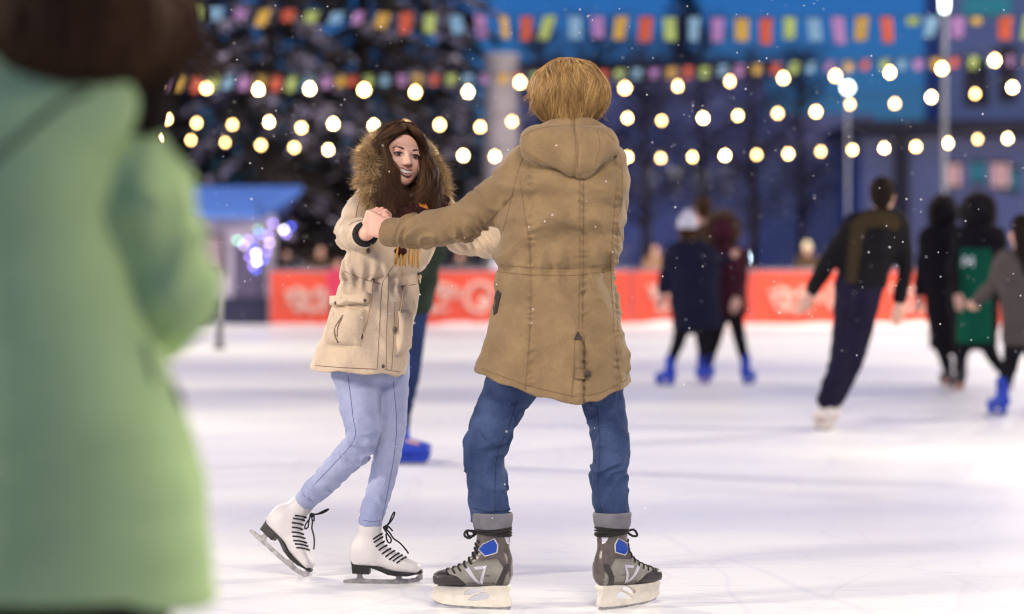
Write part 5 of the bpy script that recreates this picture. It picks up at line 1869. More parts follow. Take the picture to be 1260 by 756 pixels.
# ================================================================== THE SETTING
def ice_mat():
    m = mat("rink_ice", (0.80, 0.80, 0.82), 0.5)
    nt = m.node_tree
    b = nt.nodes["Principled BSDF"]
    b.inputs["Specular IOR Level"].default_value = 0.35
    tc = nt.nodes.new("ShaderNodeTexCoord")
    N = nt.nodes.new

    def noise(scale, stretch, det=5, rg=0.55):
        mp = N("ShaderNodeMapping")
        mp.inputs["Scale"].default_value = stretch
        nt.links.new(tc.outputs["Object"], mp.inputs["Vector"])
        t = N("ShaderNodeTexNoise")
        t.inputs["Scale"].default_value = scale
        t.inputs["Detail"].default_value = det
        t.inputs["Roughness"].default_value = rg
        nt.links.new(mp.outputs["Vector"], t.inputs["Vector"])
        return t.outputs["Fac"]
    big = noise(0.35, (0.25, 0.55, 1), 3)
    r = N("ShaderNodeValToRGB")
    r.color_ramp.elements[0].position = 0.38
    r.color_ramp.elements[0].color = (0.60, 0.615, 0.70, 1)  # wet patches; the blue they reflect is painted into their colour
    r.color_ramp.elements[1].position = 0.60
    r.color_ramp.elements[1].color = (0.82, 0.82, 0.79, 1)
    nt.links.new(big, r.inputs["Fac"])
    # cut lines left by blades: long thin scratches in several directions
    acc = None
    for sc, st in ((7.0, (0.14, 3.2, 1)), (6.0, (0.45, 2.4, 1))):
        fac = noise(sc, st, 6, 0.65)
        q = N("ShaderNodeMapRange")
        q.inputs["From Min"].default_value = 0.60
        q.inputs["From Max"].default_value = 0.72
        nt.links.new(fac, q.inputs["Value"])
        if acc is None:
            acc = q.outputs["Result"]
        else:
            mx = N("ShaderNodeMath")
            mx.operation = "MAXIMUM"
            nt.links.new(acc, mx.inputs[0])
            nt.links.new(q.outputs["Result"], mx.inputs[1])
            acc = mx.outputs[0]
    # crossing straight and curved blade cuts
    for sc, rot in ((0.9, 0.3), (1.7, 1.1), (0.55, 2.0)):
        mp = N("ShaderNodeMapping")
        mp.inputs["Rotation"].default_value = (0, 0, rot)
        wv = N("ShaderNodeTexNoise")
        wv.inputs["Scale"].default_value = 0.6
        wv.inputs["Detail"].default_value = 1
        nt.links.new(tc.outputs["Object"], wv.inputs["Vector"])
        ad = N("ShaderNodeMix")
        ad.data_type = "RGBA"
        ad.blend_type = "ADD"
        ad.inputs[0].default_value = 0.8
        nt.links.new(tc.outputs["Object"], ad.inputs[6])
        nt.links.new(wv.outputs["Color"], ad.inputs[7])
        nt.links.new(ad.outputs[2], mp.inputs["Vector"])
        vo = N("ShaderNodeTexVoronoi")
        vo.feature = "DISTANCE_TO_EDGE"
        vo.inputs["Scale"].default_value = sc
        nt.links.new(mp.outputs["Vector"], vo.inputs["Vector"])
        q = N("ShaderNodeMapRange")
        q.inputs["From Min"].default_value = 0.004
        q.inputs["From Max"].default_value = 0.016
        q.inputs["To Min"].default_value = 0.26
        q.inputs["To Max"].default_value = 0.0
        nt.links.new(vo.outputs["Distance"], q.inputs["Value"])
        mx = N("ShaderNodeMath")
        mx.operation = "MAXIMUM"
        nt.links.new(acc, mx.inputs[0])
        nt.links.new(q.outputs["Result"], mx.inputs[1])
        acc = mx.outputs[0]
    mix = N("ShaderNodeMix")
    mix.data_type = "RGBA"
    mm = N("ShaderNodeMath")
    mm.operation = "MULTIPLY"
    mm.inputs[1].default_value = 0.8
    nt.links.new(acc, mm.inputs[0])
    nt.links.new(mm.outputs[0], mix.inputs[0])
    nt.links.new(r.outputs["Color"], mix.inputs[6])
    mix.inputs[7].default_value = (0.52, 0.51, 0.62, 1)
    nt.links.new(mix.outputs[2], b.inputs["Base Color"])
    rr = N("ShaderNodeMapRange")
    rr.inputs["To Min"].default_value = 0.14
    rr.inputs["To Max"].default_value = 0.62
    nt.links.new(big, rr.inputs["Value"])
    nt.links.new(rr.outputs["Result"], b.inputs["Roughness"])
    bp = N("ShaderNodeBump")
    bp.inputs["Strength"].default_value = 0.25
    bp.inputs["Distance"].default_value = 0.01
    nt.links.new(noise(22, (0.5, 1.6, 1), 6, 0.7), bp.inputs["Height"])
    nt.links.new(bp.outputs["Normal"], b.inputs["Normal"])
    return m


def grid(x0, x1, y0, y1, nx, ny, zf=None):
    xs, ys = np.linspace(x0, x1, nx + 1), np.linspace(y0, y1, ny + 1)
    X, Yy = np.meshgrid(xs, ys)
    Z = zf(X, Yy) if zf else np.zeros_like(X)
    v = np.stack([X, Yy, Z], -1).reshape(-1, 3)
    i = np.arange(ny)[:, None] * (nx + 1) + np.arange(nx)[None]
    f = np.stack([i, i + 1, i + nx + 2, i + nx + 1], -1).reshape(-1, 4)
    return v, f


M_ice = ice_mat()
M_snow = mat("snow", (0.82, 0.82, 0.85), 0.7, var=0.05, vscale=2, bump=0.5, bscale=9)
o = obj("ground", grid(-300, 300, -60, 900, 4, 4, lambda X, Y: X * 0 - 0.03), M_snow, None, (0, 0, 0))
tag(o, kind="structure")
o = obj("ice_rink", grid(-26, 26, -14, 50.6, 4, 4), M_ice, None, (0, 0, 0))
tag(o, kind="structure")

YB = 51.0
M_red = mat("red_banner", (0.62, 0.070, 0.036), 0.55, var=0.08, vscale=1.2, bump=0.15, bscale=3)
M_bwhite = mat("banner_white", (0.66, 0.46, 0.40), 0.6)
M_rail = mat("grey_rail", (0.25, 0.26, 0.32), 0.4)
xl = W(331, 0, YB)[0]
# snow heaped along the boards
sb = grid(-15.5, 22, 50.15, 51.6, 180, 10, None)
v = sb[0]
ee = (v[:, 1] - 50.15) / 1.45
v[:, 2] = np.sin(np.clip(ee, 0, 1) * math.pi) ** 0.8 * (0.055 + 0.05 * vnoise(np.stack([v[:, 0] * 0.9, v[:, 1], v[:, 0] * 0], 1).astype(F32)) + 0.04 * vnoise(np.stack([v[:, 0] * 4, v[:, 1] * 4, v[:, 0] * 0], 1).astype(F32))) + 0.004
o = obj("snow_bank", (v, sb[1]), M_snow, None, (0, 0, 0))
tag(o, kind="stuff")

random.seed(21)


def script_line(x0, zc, w, h):
    """Flowing white brush lettering, too far out of focus in the photograph to be read."""
    gs = []
    n = max(3, int(w / 0.22))
    pts = []
    for i in range(n * 10):
        t = i / 10
        hh = h * (0.55 + 0.45 * math.sin(i // 10 * 2.4))
        pts.append((x0 + t / n * w + 0.08 * math.sin(t * 2 * math.pi), YB - 0.045, zc + hh * 0.5 * math.cos(t * 2 * math.pi)))
    return tube(pts, 0.045, 6)


pw = 2.55
k = 0
x = xl
while x < 21:
    bt = thing("banner_board", "", "barrier", (x + pw / 2, YB, 0), "red advertising boards round the rink")
    p = obj("banner", box((x + pw / 2, YB, 0.60), (pw - 0.05, 0.05, 1.12)), M_red, bt, smooth=False)
    z0 = 0.55
    L = [script_line(x + 0.35, 0.62 + 0.1 * (k % 2), 1.15, 0.42), script_line(x + 0.5, 0.36, 0.8, 0.12)]
    L.append(xf(ball((0, 0, 0), (0.13, 0.012, 0.13)), Matrix.Translation((x + 2.0, YB - 0.03, 0.52))))
    if k % 3 == 1:
        a = np.linspace(0, 5.2, 16)
        L.append(tube(np.stack([x + 1.9 + 0.30 * np.cos(a), np.full(16, YB - 0.04), 0.62 + 0.30 * np.sin(a)], 1), 0.05, 6))
    obj("lettering", join(*L), M_bwhite, p)
    obj("top_rail", tube([(x, YB, 1.19), (x + pw, YB, 1.19)], 0.03, 8), M_rail, bt)
    obj("post", box((x + 0.02, YB + 0.06, 0.6), (0.06, 0.06, 1.2)), M_rail, bt, smooth=False)
    bt["label"] = "red rink board with white brush lettering along the rink's far side"
    x += pw
    k += 1

# ------------------------------------------------------------------ strings of lamps
M_bulb = mat("lit_bulb", (1, 0.9, 0.7), 0.4, emit=(1.0, 0.63, 0.21), estr=38.0)
M_bulbs = [M_bulb, mat("dim_lit_bulb", (1, 0.9, 0.7), 0.4, emit=(1.0, 0.60, 0.20), estr=22.0), mat("bright_lit_bulb", (1, 0.9, 0.7), 0.4, emit=(1.0, 0.68, 0.30), estr=58.0)]
M_cable = mat("black_cable", (0.012, 0.012, 0.014), 0.6)
M_socket = mat("black_socket", (0.015, 0.014, 0.014), 0.5)
R1 = [(-70, 98), (-6, 100), (58, 101), (128, 103), (195, 104), (254, 109), (318, 111), (381, 110), (448, 111), (511, 114), (576, 114), (640, 102), (705, 112), (769, 109), (834, 107), (898, 101), (964, 97), (1028, 94), (1095, 90), (1159, 85), (1224, 75), (1290, 70), (1356, 62)]
R2 = [(-18, 146), (26, 147), (70, 146), (115, 147), (160, 146), (205, 147), (242, 152), (286, 154), (331, 151), (371, 158), (410, 153), (460, 155), (499, 157), (541, 154), (591, 157), (630, 150), (680, 152), (726, 150), (772, 146), (814, 149), (865, 146), (908, 143), (957, 140), (1004, 138), (1046, 129), (1101, 128), (1146, 120), (1200, 116), (1246, 108), (1296, 103)]
R3 = [(-20, 166), (22, 167), (64, 168), (107, 169), (150, 170), (193, 172), (235, 173), (277, 176), (321, 179), (362, 182), (404, 185), (446, 188), (489, 190), (531, 191), (570, 192), (609, 193), (650, 194), (690, 194), (731, 194), (772, 194), (813, 195), (852, 194), (892, 192), (931, 191), (970, 190), (1010, 187), (1049, 185), (1088, 183), (1127, 181), (1166, 177), (1203, 172), (1240, 171), (1280, 168)]
for pts, Yc, lb in ((R1, 32.0, "highest string of warm lamps, hung with wide gaps across the rink"), (R2, 44.0, "middle string of warm lamps, between the two other strings"), (R3, 48.5, "lowest string of warm lamps, sagging just above the red boards")):
    pos = [W(px, py, Yc) for px, py in pts]
    t = thing("string_lights", lb, "string lights", pos[len(pos) // 2], "lamp strings across the rink")
    cable = [p + np.array([0, 0, 0.16]) for p in pos]
    obj("cable", tube(spline(np.array(cable), len(cable) * 4), 0.009, 5), M_cable, t)
    for p in pos:
        r = 0.046 * RNG.uniform(0.84, 1.14)
        b = obj("bulb", xf(lathe([(0.012, 0.062), (r * 0.55, r * 0.84), (r * 0.87, r * 0.5), (r, 0.0), (r * 0.87, -r * 0.5), (r * 0.5, -r * 0.87), (0.004, -r)], (0, 0, 0), 14), Matrix.Translation(p.tolist())), M_bulbs[int(RNG.integers(0, 3))], t)
        obj("socket", xf(lathe([(0.02, 0.075), (0.022, 0.12), (0.012, 0.16)], (0, 0, 0), 8), Matrix.Translation(p.tolist())), M_socket, b)

# ------------------------------------------------------------------ bunting
FC = dict(y=(0.60, 0.36, 0.06), r=(0.58, 0.10, 0.045), g=(0.40, 0.50, 0.13), b=(0.22, 0.40, 0.54), p=(0.40, 0.20, 0.42))
FM = {k_: mat("flag_" + dict(y="yellow", r="red", g="lime", b="pale_blue", p="lilac")[k_], c, 0.8, bump=0.2, bscale=10) for k_, c in FC.items()}


def bunting(label, Y, top, flags, fw, fh):
    """flags: (px of the middle, colour, height factor, slant)."""
    k_ = Y / FPX
    zt = lambda px: np.interp(px, [q[0] for q in top], [q[1] for q in top])
    t = thing("bunting", label, "bunting", W(630, zt(630), Y), "flag strings across the rink")
    cord = [W(px, zt(px), Y) for px in np.linspace(top[0][0], top[-1][0], 60)]
    obj("cord", tube(cord, 0.006, 5), M_cable, t)
    for px, c, hf, sl in flags:
        w, h = fw * k_ * RNG.uniform(0.92, 1.06), fh * k_ * hf
        o0 = W(px, zt(px) + 1, Y)
        tilt = RNG.normal() * 0.35
        sl = sl + RNG.normal() * 0.07
        h *= RNG.uniform(0.88, 1.08)
        v = []
        nx, nz = 4, 5
        for j in range(nz + 1):
            for i in range(nx + 1):
                u, q = i / nx - 0.5, j / nz
                taper = 1 - 0.10 * q
                v.append(o0 + np.array([u * w * taper * math.cos(tilt) + sl * q * h, u * w * math.sin(tilt) + (1 - hf) * 0.5 * fh * k_ * q + 0.05 * math.sin(q * 3 + px), -q * h]))
        f = [[j * (nx + 1) + i, j * (nx + 1) + i + 1, (j + 1) * (nx + 1) + i + 1, (j + 1) * (nx + 1) + i] for j in range(nz) for i in range(nx)]
        fo = obj("flag", (np.array(v), f), FM[c], t)
        md = fo.modifiers.new("cloth", "SOLIDIFY")
        md.thickness = 0.004


fl = []
for px, c, hf, sl in ((205, "y", .5, -.3), (243, "g", .5, -.3), (268, "b", .45, -.4), (298, "p", .4, -.4), (327, "y", .75, -.35), (357, "r", .4, -.4), (386, "g", .5, -.4), (417, "b", .5, -.4), (443, "p", .45, -.3), (472, "y", .62, -.25), (501, "r", .85, -.2), (530, "g", .75, -.1), (561, "b", .75, 0), (590, "p", .9, 0), (619, "y", .95, 0), (648, "r", 1, 0), (677, "g", .9, -.25), (707, "b", .85, 0), (735, "p", .95, 0), (765, "y", 1, -.1), (795, "r", 1, 0), (824, "g", 1, 0), (854, "b", .95, 0), (883, "p", 1, 0), (913, "y", 1.02, 0), (943, "r", 1.02, 0), (971, "g", .92, 0), (1001, "b", .95, 0), (1030, "p", 1, 0), (1060, "y", 1.02, 0), (1090, "r", 1.02, 0), (1124, "g", .3, 0), (1147, "b", .9, -.2), (1178, "p", .95, 0), (1202, "y", .3, 0), (1238, "r", 1, 0), (1268, "g", 1, 0), (1298, "b", 1, 0)):
    fl.append((px, c, hf, sl))
for i, px in enumerate(range(175, -120, -30)):
    fl.append((px, "pbgry"[i % 5], 0.55, -0.35))
bunting("nearer bunting of large square flags across the top of the view", 29.5, [(-130, 4), (240, 8), (440, 14), (640, 19), (900, 21), (1320, 19)], fl, 16.5, 31)
fl = []
cyc = "prygb"
for i, px in enumerate((205, 222, 244, 264, 283, 302, 322, 341, 361, 382, 402, 420, 434, 453, 474, 494, 514, 535, 556, 576, 597, 620, 638, 660, 680, 700, 722, 742, 763, 784, 806, 827, 847, 868, 890, 911, 932, 955, 978, 1000, 1022, 1044, 1065, 1090, 1110, 1130, 1152, 1176, 1198, 1220, 1244, 1268)):
    lf = px < 390
    fl.append((px, "pyrgb"[i % 5], (1.0 if lf else 0.62) * RNG.uniform(0.85, 1.1), -0.22 if lf else -0.1))
for i, px in enumerate(range(185, -100, -20)):
    fl.append((px, "bgryp"[i % 5], 1.0, -0.2))
bunting("farther bunting of small flags just above the lamp strings", 43.0, [(-110, 88), (240, 92), (400, 93), (600, 91), (800, 84), (1000, 76), (1300, 66)], fl, 11.5, 20)

# ------------------------------------------------------------------ street lamp, far lamp
M_pole = mat("grey_pole", (0.17, 0.18, 0.22), 0.45)
M_lamp = mat("lamp_glass", (0.9, 1, 0.95), 0.3, emit=(0.86, 1.0, 0.88), estr=9.0)
yl = 45.0
b = W(1162, 337, yl)
t = thing("street_lamp", "tall grey street lamp with a lit greenish head at the top right", "street lamp", (b[0], yl, 0))
obj("pole", xf(lathe([(0.10, 0), (0.10, 0.9), (0.055, 1.0), (0.045, 6.1), (0.03, 6.15)], (0, 0, 0), 14), Matrix.Translation((b[0], yl, 0))), M_pole, t)
hd = obj("lamp_head", xf(lathe([(0.03, 5.60), (0.06, 5.66), (0.085, 6.30), (0.10, 6.34), (0.03, 6.42)], (0, 0, 0.36), 14), Matrix.Translation((b[0], yl, 0))), M_lamp, t)
obj("lamp_cap", xf(lathe([(0.15, 6.36), (0.14, 6.40), (0.06, 6.50), (0.01, 6.54)], (0, 0, 0.36), 14), Matrix.Translation((b[0], yl, 0))), M_pole, t)
c = W(1043, 108, 58.0)
t = thing("street_lamp", "slim lamp post whose lit greenish globe shows among the warm bulbs", "street lamp", (c[0], 58.0, 0))
obj("pole", tube([(c[0], 58, 0), (c[0], 58, c[2] - 0.1)], 0.035, 10), M_pole, t)
obj("globe", ball(c, 0.12, 14, 10), M_lamp, t)
M_lamp2 = mat("cold_lamp", (0.8, 0.9, 1), 0.3, emit=(0.62, 0.80, 1.0), estr=14.0)
c = W(914, 318, 60.0)
t = thing("floodlight", "cold white lamp shining low behind the boards beside the maroon coat", "floodlight", (c[0], 60.0, 0))
obj("stand", tube([(c[0], 60.05, 0), (c[0], 60.05, c[2])], 0.03, 8), M_pole, t)
obj("lamp", ball(c, (0.13, 0.07, 0.17), 14, 10), M_lamp2, t)

# ------------------------------------------------------------------ kiosk with glittering lights
M_kwall = mat("lilac_plank_wall", (0.50, 0.44, 0.54), 0.7, var=0.15, vscale=3, bump=0.3, bscale=12)
M_kroof = mat("blue_roof", (0.085, 0.19, 0.56), 0.6, var=0.08, vscale=1.5, bump=0.2, bscale=5)
M_kdark = mat("dark_blue_plinth", (0.022, 0.022, 0.06), 0.6)
M_kbrown = mat("brown_board", (0.07, 0.05, 0.045), 0.7)
YK = 53.0
x0, x1 = W(215, 0, YK)[0], W(330, 0, YK)[0]
zt = W(0, 262, YK)[2]
zr = W(0, 229, YK + 1.2)[2]
t = thing("kiosk", "lilac wooden kiosk with a snowy blue roof behind the green coat", "kiosk", ((x0 + x1) / 2, YK + 1, 0))
obj("wall", box(((x0 + x1) / 2, YK + 1.2, zt / 2 + 0.3), (x1 - x0 - 0.1, 2.2, zt - 0.6)), M_kwall, t, smooth=False)
obj("plinth", box(((x0 + x1) / 2, YK + 1.15, 0.3), (x1 - x0, 2.36, 0.6)), M_kdark, t, smooth=False)
rp = np.array([[x0 - 0.3, YK - 0.35, zt - 0.02], [x1 - 0.05, YK - 0.35, zt - 0.02], [x1 + 0.65, YK + 1.2, zr], [x0 - 0.3, YK + 1.2, zr], [x0 - 0.3, YK + 2.8, zt - 0.02], [x1 - 0.05, YK + 2.8, zt - 0.02]])
rv = np.concatenate([rp, rp - [0, 0, 0.12]])
rf = [[0, 1, 2, 3], [3, 2, 5, 4], [6, 9, 8, 7], [9, 10, 11, 8], [0, 6, 7, 1], [4, 5, 11, 10], [0, 3, 9, 6], [3, 4, 10, 9], [1, 7, 8, 2], [2, 8, 11, 5]]
obj("roof", (rv, rf), M_kroof, t, smooth=False)
dx0 = W(286, 0, YK)[0]
d = obj("door", box((dx0 + 0.38, YK + 0.06, 1.05), (0.72, 0.08, 1.5)), mat("dark_lilac_door", (0.09, 0.075, 0.14), 0.6, var=0.2), t, smooth=False)
obj("handle", ball((dx0 + 0.64, YK, 1.05), (0.03, 0.03, 0.06)), M_rail, d)
win = obj("window", box((W(252, 0, YK)[0], YK + 0.06, 1.55), (0.72, 0.06, 0.75)), mat("shop_glass", (0.22, 0.16, 0.20), 0.15, emit=(0.55, 0.36, 0.42), estr=0.25), t, smooth=False)
fx = W(252, 0, YK)[0]
obj("window_frame", join(box((fx, YK + 0.02, 1.96), (0.86, 0.06, 0.07)), box((fx, YK + 0.02, 1.14), (0.86, 0.06, 0.07)), box((fx - 0.40, YK + 0.02, 1.55), (0.06, 0.06, 0.75)), box((fx + 0.40, YK + 0.02, 1.55), (0.06, 0.06, 0.75))), M_kbrown, win, smooth=False)
obj("plinth_step", box((dx0 + 0.4, YK - 0.35, 0.22), (1.1, 0.5, 0.44)), M_kdark, t, smooth=False)

YT = 51.8
base = W(320, 337, YT)
t = thing("light_ornament", "wire ornament glittering with blue, violet and white lamps beside the kiosk", "light ornament", (base[0], YT, 0))
M_wire = mat("wire_frame", (0.05, 0.05, 0.07), 0.4, metal=0.6)
cols = dict(blue=(0.10, 0.14, 1.0), violet=(0.40, 0.28, 1.0), white=(1.0, 0.95, 1.0), green=(0.20, 0.75, 0.45), lilac=(0.75, 0.55, 0.95))
LM = {k_: mat(k_ + "_lamp", c_, 0.4, emit=c_, estr=9.0 if k_ != "white" else 14.0) for k_, c_ in cols.items()}
obj("frame", join(tube([(base[0], YT, 0), (base[0], YT, 2.6)], 0.025, 6), *[tube([(base[0], YT, 0.9 + 0.3 * i), (base[0] + 0.75 * math.cos(i * 2.4), YT + 0.3 * math.sin(i * 2.4), 1.4 + 0.2 * i)], 0.014, 5) for i in range(7)], tube([(base[0] - 0.35, YT, 0.012), (base[0] + 0.35, YT, 0.012)], 0.02, 6), tube([(base[0], YT - 0.35, 0.012), (base[0], YT + 0.35, 0.012)], 0.02, 6)), M_wire, t)
for px, py, cn in ((292, 296, "green"), (300, 302, "lilac"), (318, 282, "green"), (336, 275, "violet"), (311, 303, "blue"), (322, 298, "lilac"), (316, 322, "white"), (315, 332, "blue"), (328, 310, "violet"), (332, 299, "lilac"), (307, 316, "violet"), (349, 283, "white"), (358, 279, "blue"), (352, 288, "violet"), (324, 320, "blue"), (311, 327, "violet"), (330, 290, "violet"), (305, 296, "violet"), (315, 312, "white"), (320, 288, "blue")):
    obj("lamp", ball(W(px, py, YT + RNG.uniform(-0.1, 0.1)), 0.035, 10, 7), LM[cn], t)

# slim marker post near the kiosk
bp = W(270, 337, 35.7)
t = thing("marker_post", "slim pale post with a dark foot on the ice beside the green coat", "post", (bp[0], 35.7, 0))
obj("pole", tube([(bp[0], 35.7, 0.35), (bp[0], 35.7, 1.12)], 0.032, 8), mat("pale_post", (0.42, 0.38, 0.42), 0.6), t)
obj("base", xf(lathe([(0.09, 0), (0.09, 0.04), (0.045, 0.06), (0.045, 0.36), (0.02, 0.365)], (0, 0, 0), 12), Matrix.Translation((bp[0], 35.7, 0))), M_cable, t)

# pale stone column behind the couple
YP = 60.0
cx = W(617, 0, YP)[0]
t = thing("stone_column", "broad pale stone column rising behind the couple", "column", (cx, YP, 0))
M_col = mat("pale_stone", (0.30, 0.265, 0.275), 0.8, var=0.15, vscale=2, bump=0.3, bscale=12)
obj("shaft", xf(lathe([(0.46, 0.5), (0.44, 3.5), (0.40, 6.4)], (0, 0, 0), 28), Matrix.Translation((cx, YP, 0))), M_col, t)
obj("plinth", box((cx, YP, 0.25), (1.3, 1.3, 0.5)), M_col, t, smooth=False)
obj("capital", xf(lathe([(0.40, 6.4), (0.45, 6.46), (0.45, 6.56), (0.1, 6.60)], (0, 0, 0), 28), Matrix.Translation((cx, YP, 0))), M_col, t)

# ------------------------------------------------------------------ snowy spruces
M_bark = mat("spruce_bark", (0.035, 0.026, 0.022), 0.9, var=0.3, vscale=6, bump=0.6, bscale=20)
M_need = mat("spruce_needles", (0.030, 0.024, 0.020), 0.8, island=0.5)
M_tsnow = mat("branch_snow", (0.42, 0.38, 0.50), 0.8, island=0.25)


def spruce(label, px, Y, H, rad, n_br, snow, group="snowy spruces behind the rink", seed=0):
    rg = np.random.default_rng(100 + seed)
    b = W(px, 337, Y)
    t = thing("spruce_tree", label, "tree", (b[0], Y, 0), group)
    tr = obj("trunk", tube([(b[0], Y, 0), (b[0] + 0.05, Y, H * 0.35), (b[0], Y, H * 0.7), (b[0], Y, H)], [0.28, 0.2, 0.11, 0.02], 10), M_bark, t)
    tubes, q, qs = [], [], []
    for i in range(n_br):
        z = H * (0.07 + 0.91 * (i / n_br) ** 1.05)
        L = rad * (1 - z / H) ** 0.75 * rg.uniform(0.65, 1.15) + 0.15
        a = i * 2.399 + rg.normal() * 0.3
        d = np.array([math.cos(a), math.sin(a), 0])
        p = [np.array([b[0], Y, z]) + d * L * s + np.array([0, 0, -0.45 * L * s ** 1.4 + 0.18 * L * max(0, s - 0.7)]) for s in np.linspace(0, 1, 6)]
        tubes.append(tube(p, np.linspace(0.045, 0.01, 6), 4))
        sn = rg.uniform() < snow
        m = int(24 + L * 26)
        for j in range(m):
            s = rg.uniform(0.12, 1.0)
            c_ = np.array([b[0], Y, z]) + d * L * s + np.array([0, 0, -0.45 * L * s ** 1.4 + 0.18 * L * max(0, s - 0.7)])
            side = np.array([-d[1], d[0], 0])
            w = (0.36 + 0.26 * L * (1 - s)) * rg.uniform(0.5, 1.2)
            u = side * rg.choice([-1, 1]) + d * 0.6 + np.array([0, 0, rg.uniform(-0.5, 0.05)])
            u /= np.linalg.norm(u)
            v = np.cross(u, [0, 0, 1]) * 0.5 + np.array([0, 0, rg.normal() * 0.25])
            tgt = qs if (sn and rg.uniform() < 0.26) else q
            up = np.array([0, 0, 0.05]) if tgt is qs else np.zeros(3)
            hw = 0.075 if tgt is q else 0.11
            tgt.append([c_ + up, c_ + u * w * 0.5 + v * hw * 1.4 + up, c_ + u * w + up * 0.4 - [0, 0, 0.05], c_ + u * w * 0.5 - v * hw * 1.4 + up])
    cr = obj("crown", quads_geo(q), M_need, t, smooth=False)
    obj("branches", join(*tubes), M_bark, tr)
    if qs:
        obj("snow_load", quads_geo(qs), M_tsnow, cr, smooth=False)
    return t


def quads_geo(q):
    v = np.array(q).reshape(-1, 3)
    return v, np.arange(len(v)).reshape(-1, 4)


spruce("dark spruce rising above the kiosk at the far left", 215, 63, 15, 3.6, 130, 0.45, seed=1)
spruce("tall dark spruce right of the kiosk, snow on its boughs", 330, 59, 16, 3.4, 150, 0.5, seed=2)
spruce("broad snowy spruce directly behind the smiling woman", 445, 62, 17, 3.8, 160, 0.6, seed=3)
spruce("dark spruce left of the stone column", 545, 66, 14, 3.0, 130, 0.55, seed=4)
spruce("spruce whose bare dark boughs fill the gap at the far left edge", 110, 66, 16, 3.6, 120, 0.4, seed=5)
spruce("dark spruce standing alone against the blue sky at the top right", 842, 105, 15.5, 2.6, 120, 0.0, group="trees beyond the hall", seed=6)

# a far wood closing the view on all sides
tv, tf = [], []
ang = np.linspace(-2.6, 2.6, 420)
for j, (dr, hh) in enumerate(((0, 0.0), (1.5, 0.55), (4, 0.85), (8, 1.0), (14, 0.8))):
    rr = 125 + dr + 3 * np.sin(ang * 9)
    hgt = 8.0 + 1.8 * np.sin(ang * 23) + 1.6 * vnoise(np.stack([ang * 70, ang * 0, ang * 0], 1).astype(F32)) + 1.4 * vnoise(np.stack([ang * 160, ang * 0 + 5, ang * 0], 1).astype(F32))
    tv.append(np.stack([rr * np.sin(ang), 20 + rr * np.cos(ang), hh * hgt - 0.03], 1))
tv = np.concatenate(tv)
m_ = len(ang)
for j in range(4):
    for i in range(m_ - 1):
        tf.append([j * m_ + i, j * m_ + i + 1, (j + 1) * m_ + i + 1, (j + 1) * m_ + i])
o = obj("far_woods", (tv, tf), mat("far_wood_foliage", (0.035, 0.036, 0.045), 0.95, var=0.5, vscale=0.8, bump=1.0, bscale=1.5, spec=0.05), None, (0, 0, 0))
tag(o, kind="stuff")

# bare trees in front of the hall
M_twig = mat("bare_twigs", (0.055, 0.048, 0.075), 0.9)


def bare_tree(label, px, Y, H, seed):
    rg = np.random.default_rng(seed)
    b = W(px, 337, Y)
    t = thing("bare_tree", label, "tree", (b[0], Y, 0), "bare trees in front of the hall")
    tr = tube([(b[0], Y, 0), (b[0] + 0.1, Y, H * 0.4), (b[0] - 0.05, Y, H * 0.75), (b[0], Y, H)], [0.16, 0.12, 0.06, 0.015], 8)
    trunk = obj("trunk", tr, M_bark, t)
    tubes = []
    for i in range(70):
        z = H * rg.uniform(0.28, 0.95)
        a = rg.uniform(0, 6.28)
        L = (1.15 - z / H) * H * 0.34 * rg.uniform(0.6, 1.1)
        d = np.array([math.cos(a), math.sin(a), rg.uniform(0.4, 1.0)])
        p0 = np.array([b[0], Y, z])
        tubes.append(tube([p0, p0 + d * L * 0.5 + [0, 0, 0.1], p0 + d * L], [0.03, 0.018, 0.006], 4))
        for j in range(9):
            s = rg.uniform(0.3, 1)
            e = np.array([rg.normal(), rg.normal(), rg.uniform(0, 1.2)]) * 0.45
            c_ = p0 + d * L * s
            tubes.append(tube([c_, c_ + e * 0.6, c_ + e * 1.3], [0.014, 0.009, 0.004], 3))
    obj("crown", join(*tubes), M_twig, t)


for i, (px, Y, H, lb) in enumerate(((668, 70, 8.3, "bare tree just right of the stone column"), (735, 74, 9.0, "bare tree behind the man's right shoulder"), (792, 71, 8.1, "bare tree above the tan coated onlooker"), (862, 75, 9.2, "bare tree above the linked friends"), (925, 72, 8.0, "bare tree between the linked friends and the leaning man"), (985, 76, 8.2, "bare tree left of the hall's slatted front"))):
    bare_tree(lb, px, Y, H, 50 + i)

# ------------------------------------------------------------------ hall behind, on the right
M_hall = mat("slate_blue_render", (0.40, 0.37, 0.47), 0.8, var=0.2, vscale=0.5, bump=0.3, bscale=4)
M_hglass = mat("dusk_glass", (0.10, 0.16, 0.36), 0.15, spec=0.7)
M_pil = mat("pale_pilaster", (0.40, 0.42, 0.60), 0.7)
M_brick = mat("dark_brown_cladding", (0.06, 0.048, 0.052), 0.8, var=0.2)
M_wlit = mat("lit_window", (0.8, 0.5, 0.45), 0.4, emit=(1.0, 0.52, 0.42), estr=0.4)
M_wteal = mat("teal_window", (0.05, 0.25, 0.28), 0.3, emit=(0.05, 0.38, 0.42), estr=0.25)
YH = 90.0
hx0, hx1, hxw = W(635, 0, YH)[0], W(1075, 0, YH)[0], W(942, 0, YH)[0]
hz = W(0, 84, YH)[2]
t = thing("hall", "long slate blue hall with a slatted glass front behind the boards", "building", ((hx0 + hx1) / 2, YH, 0))
obj("wall", box(((hx0 + hxw) / 2, YH + 4, hz / 2), (hxw - hx0, 8, hz)), M_hall, t, smooth=False)
za = W(0, 140, YH)[2]
obj("annex_wall", box(((hxw + hx1) / 2, YH + 3.5, za / 2), (hx1 - hxw - 0.01, 6.9, za)), M_hall, t, smooth=False)
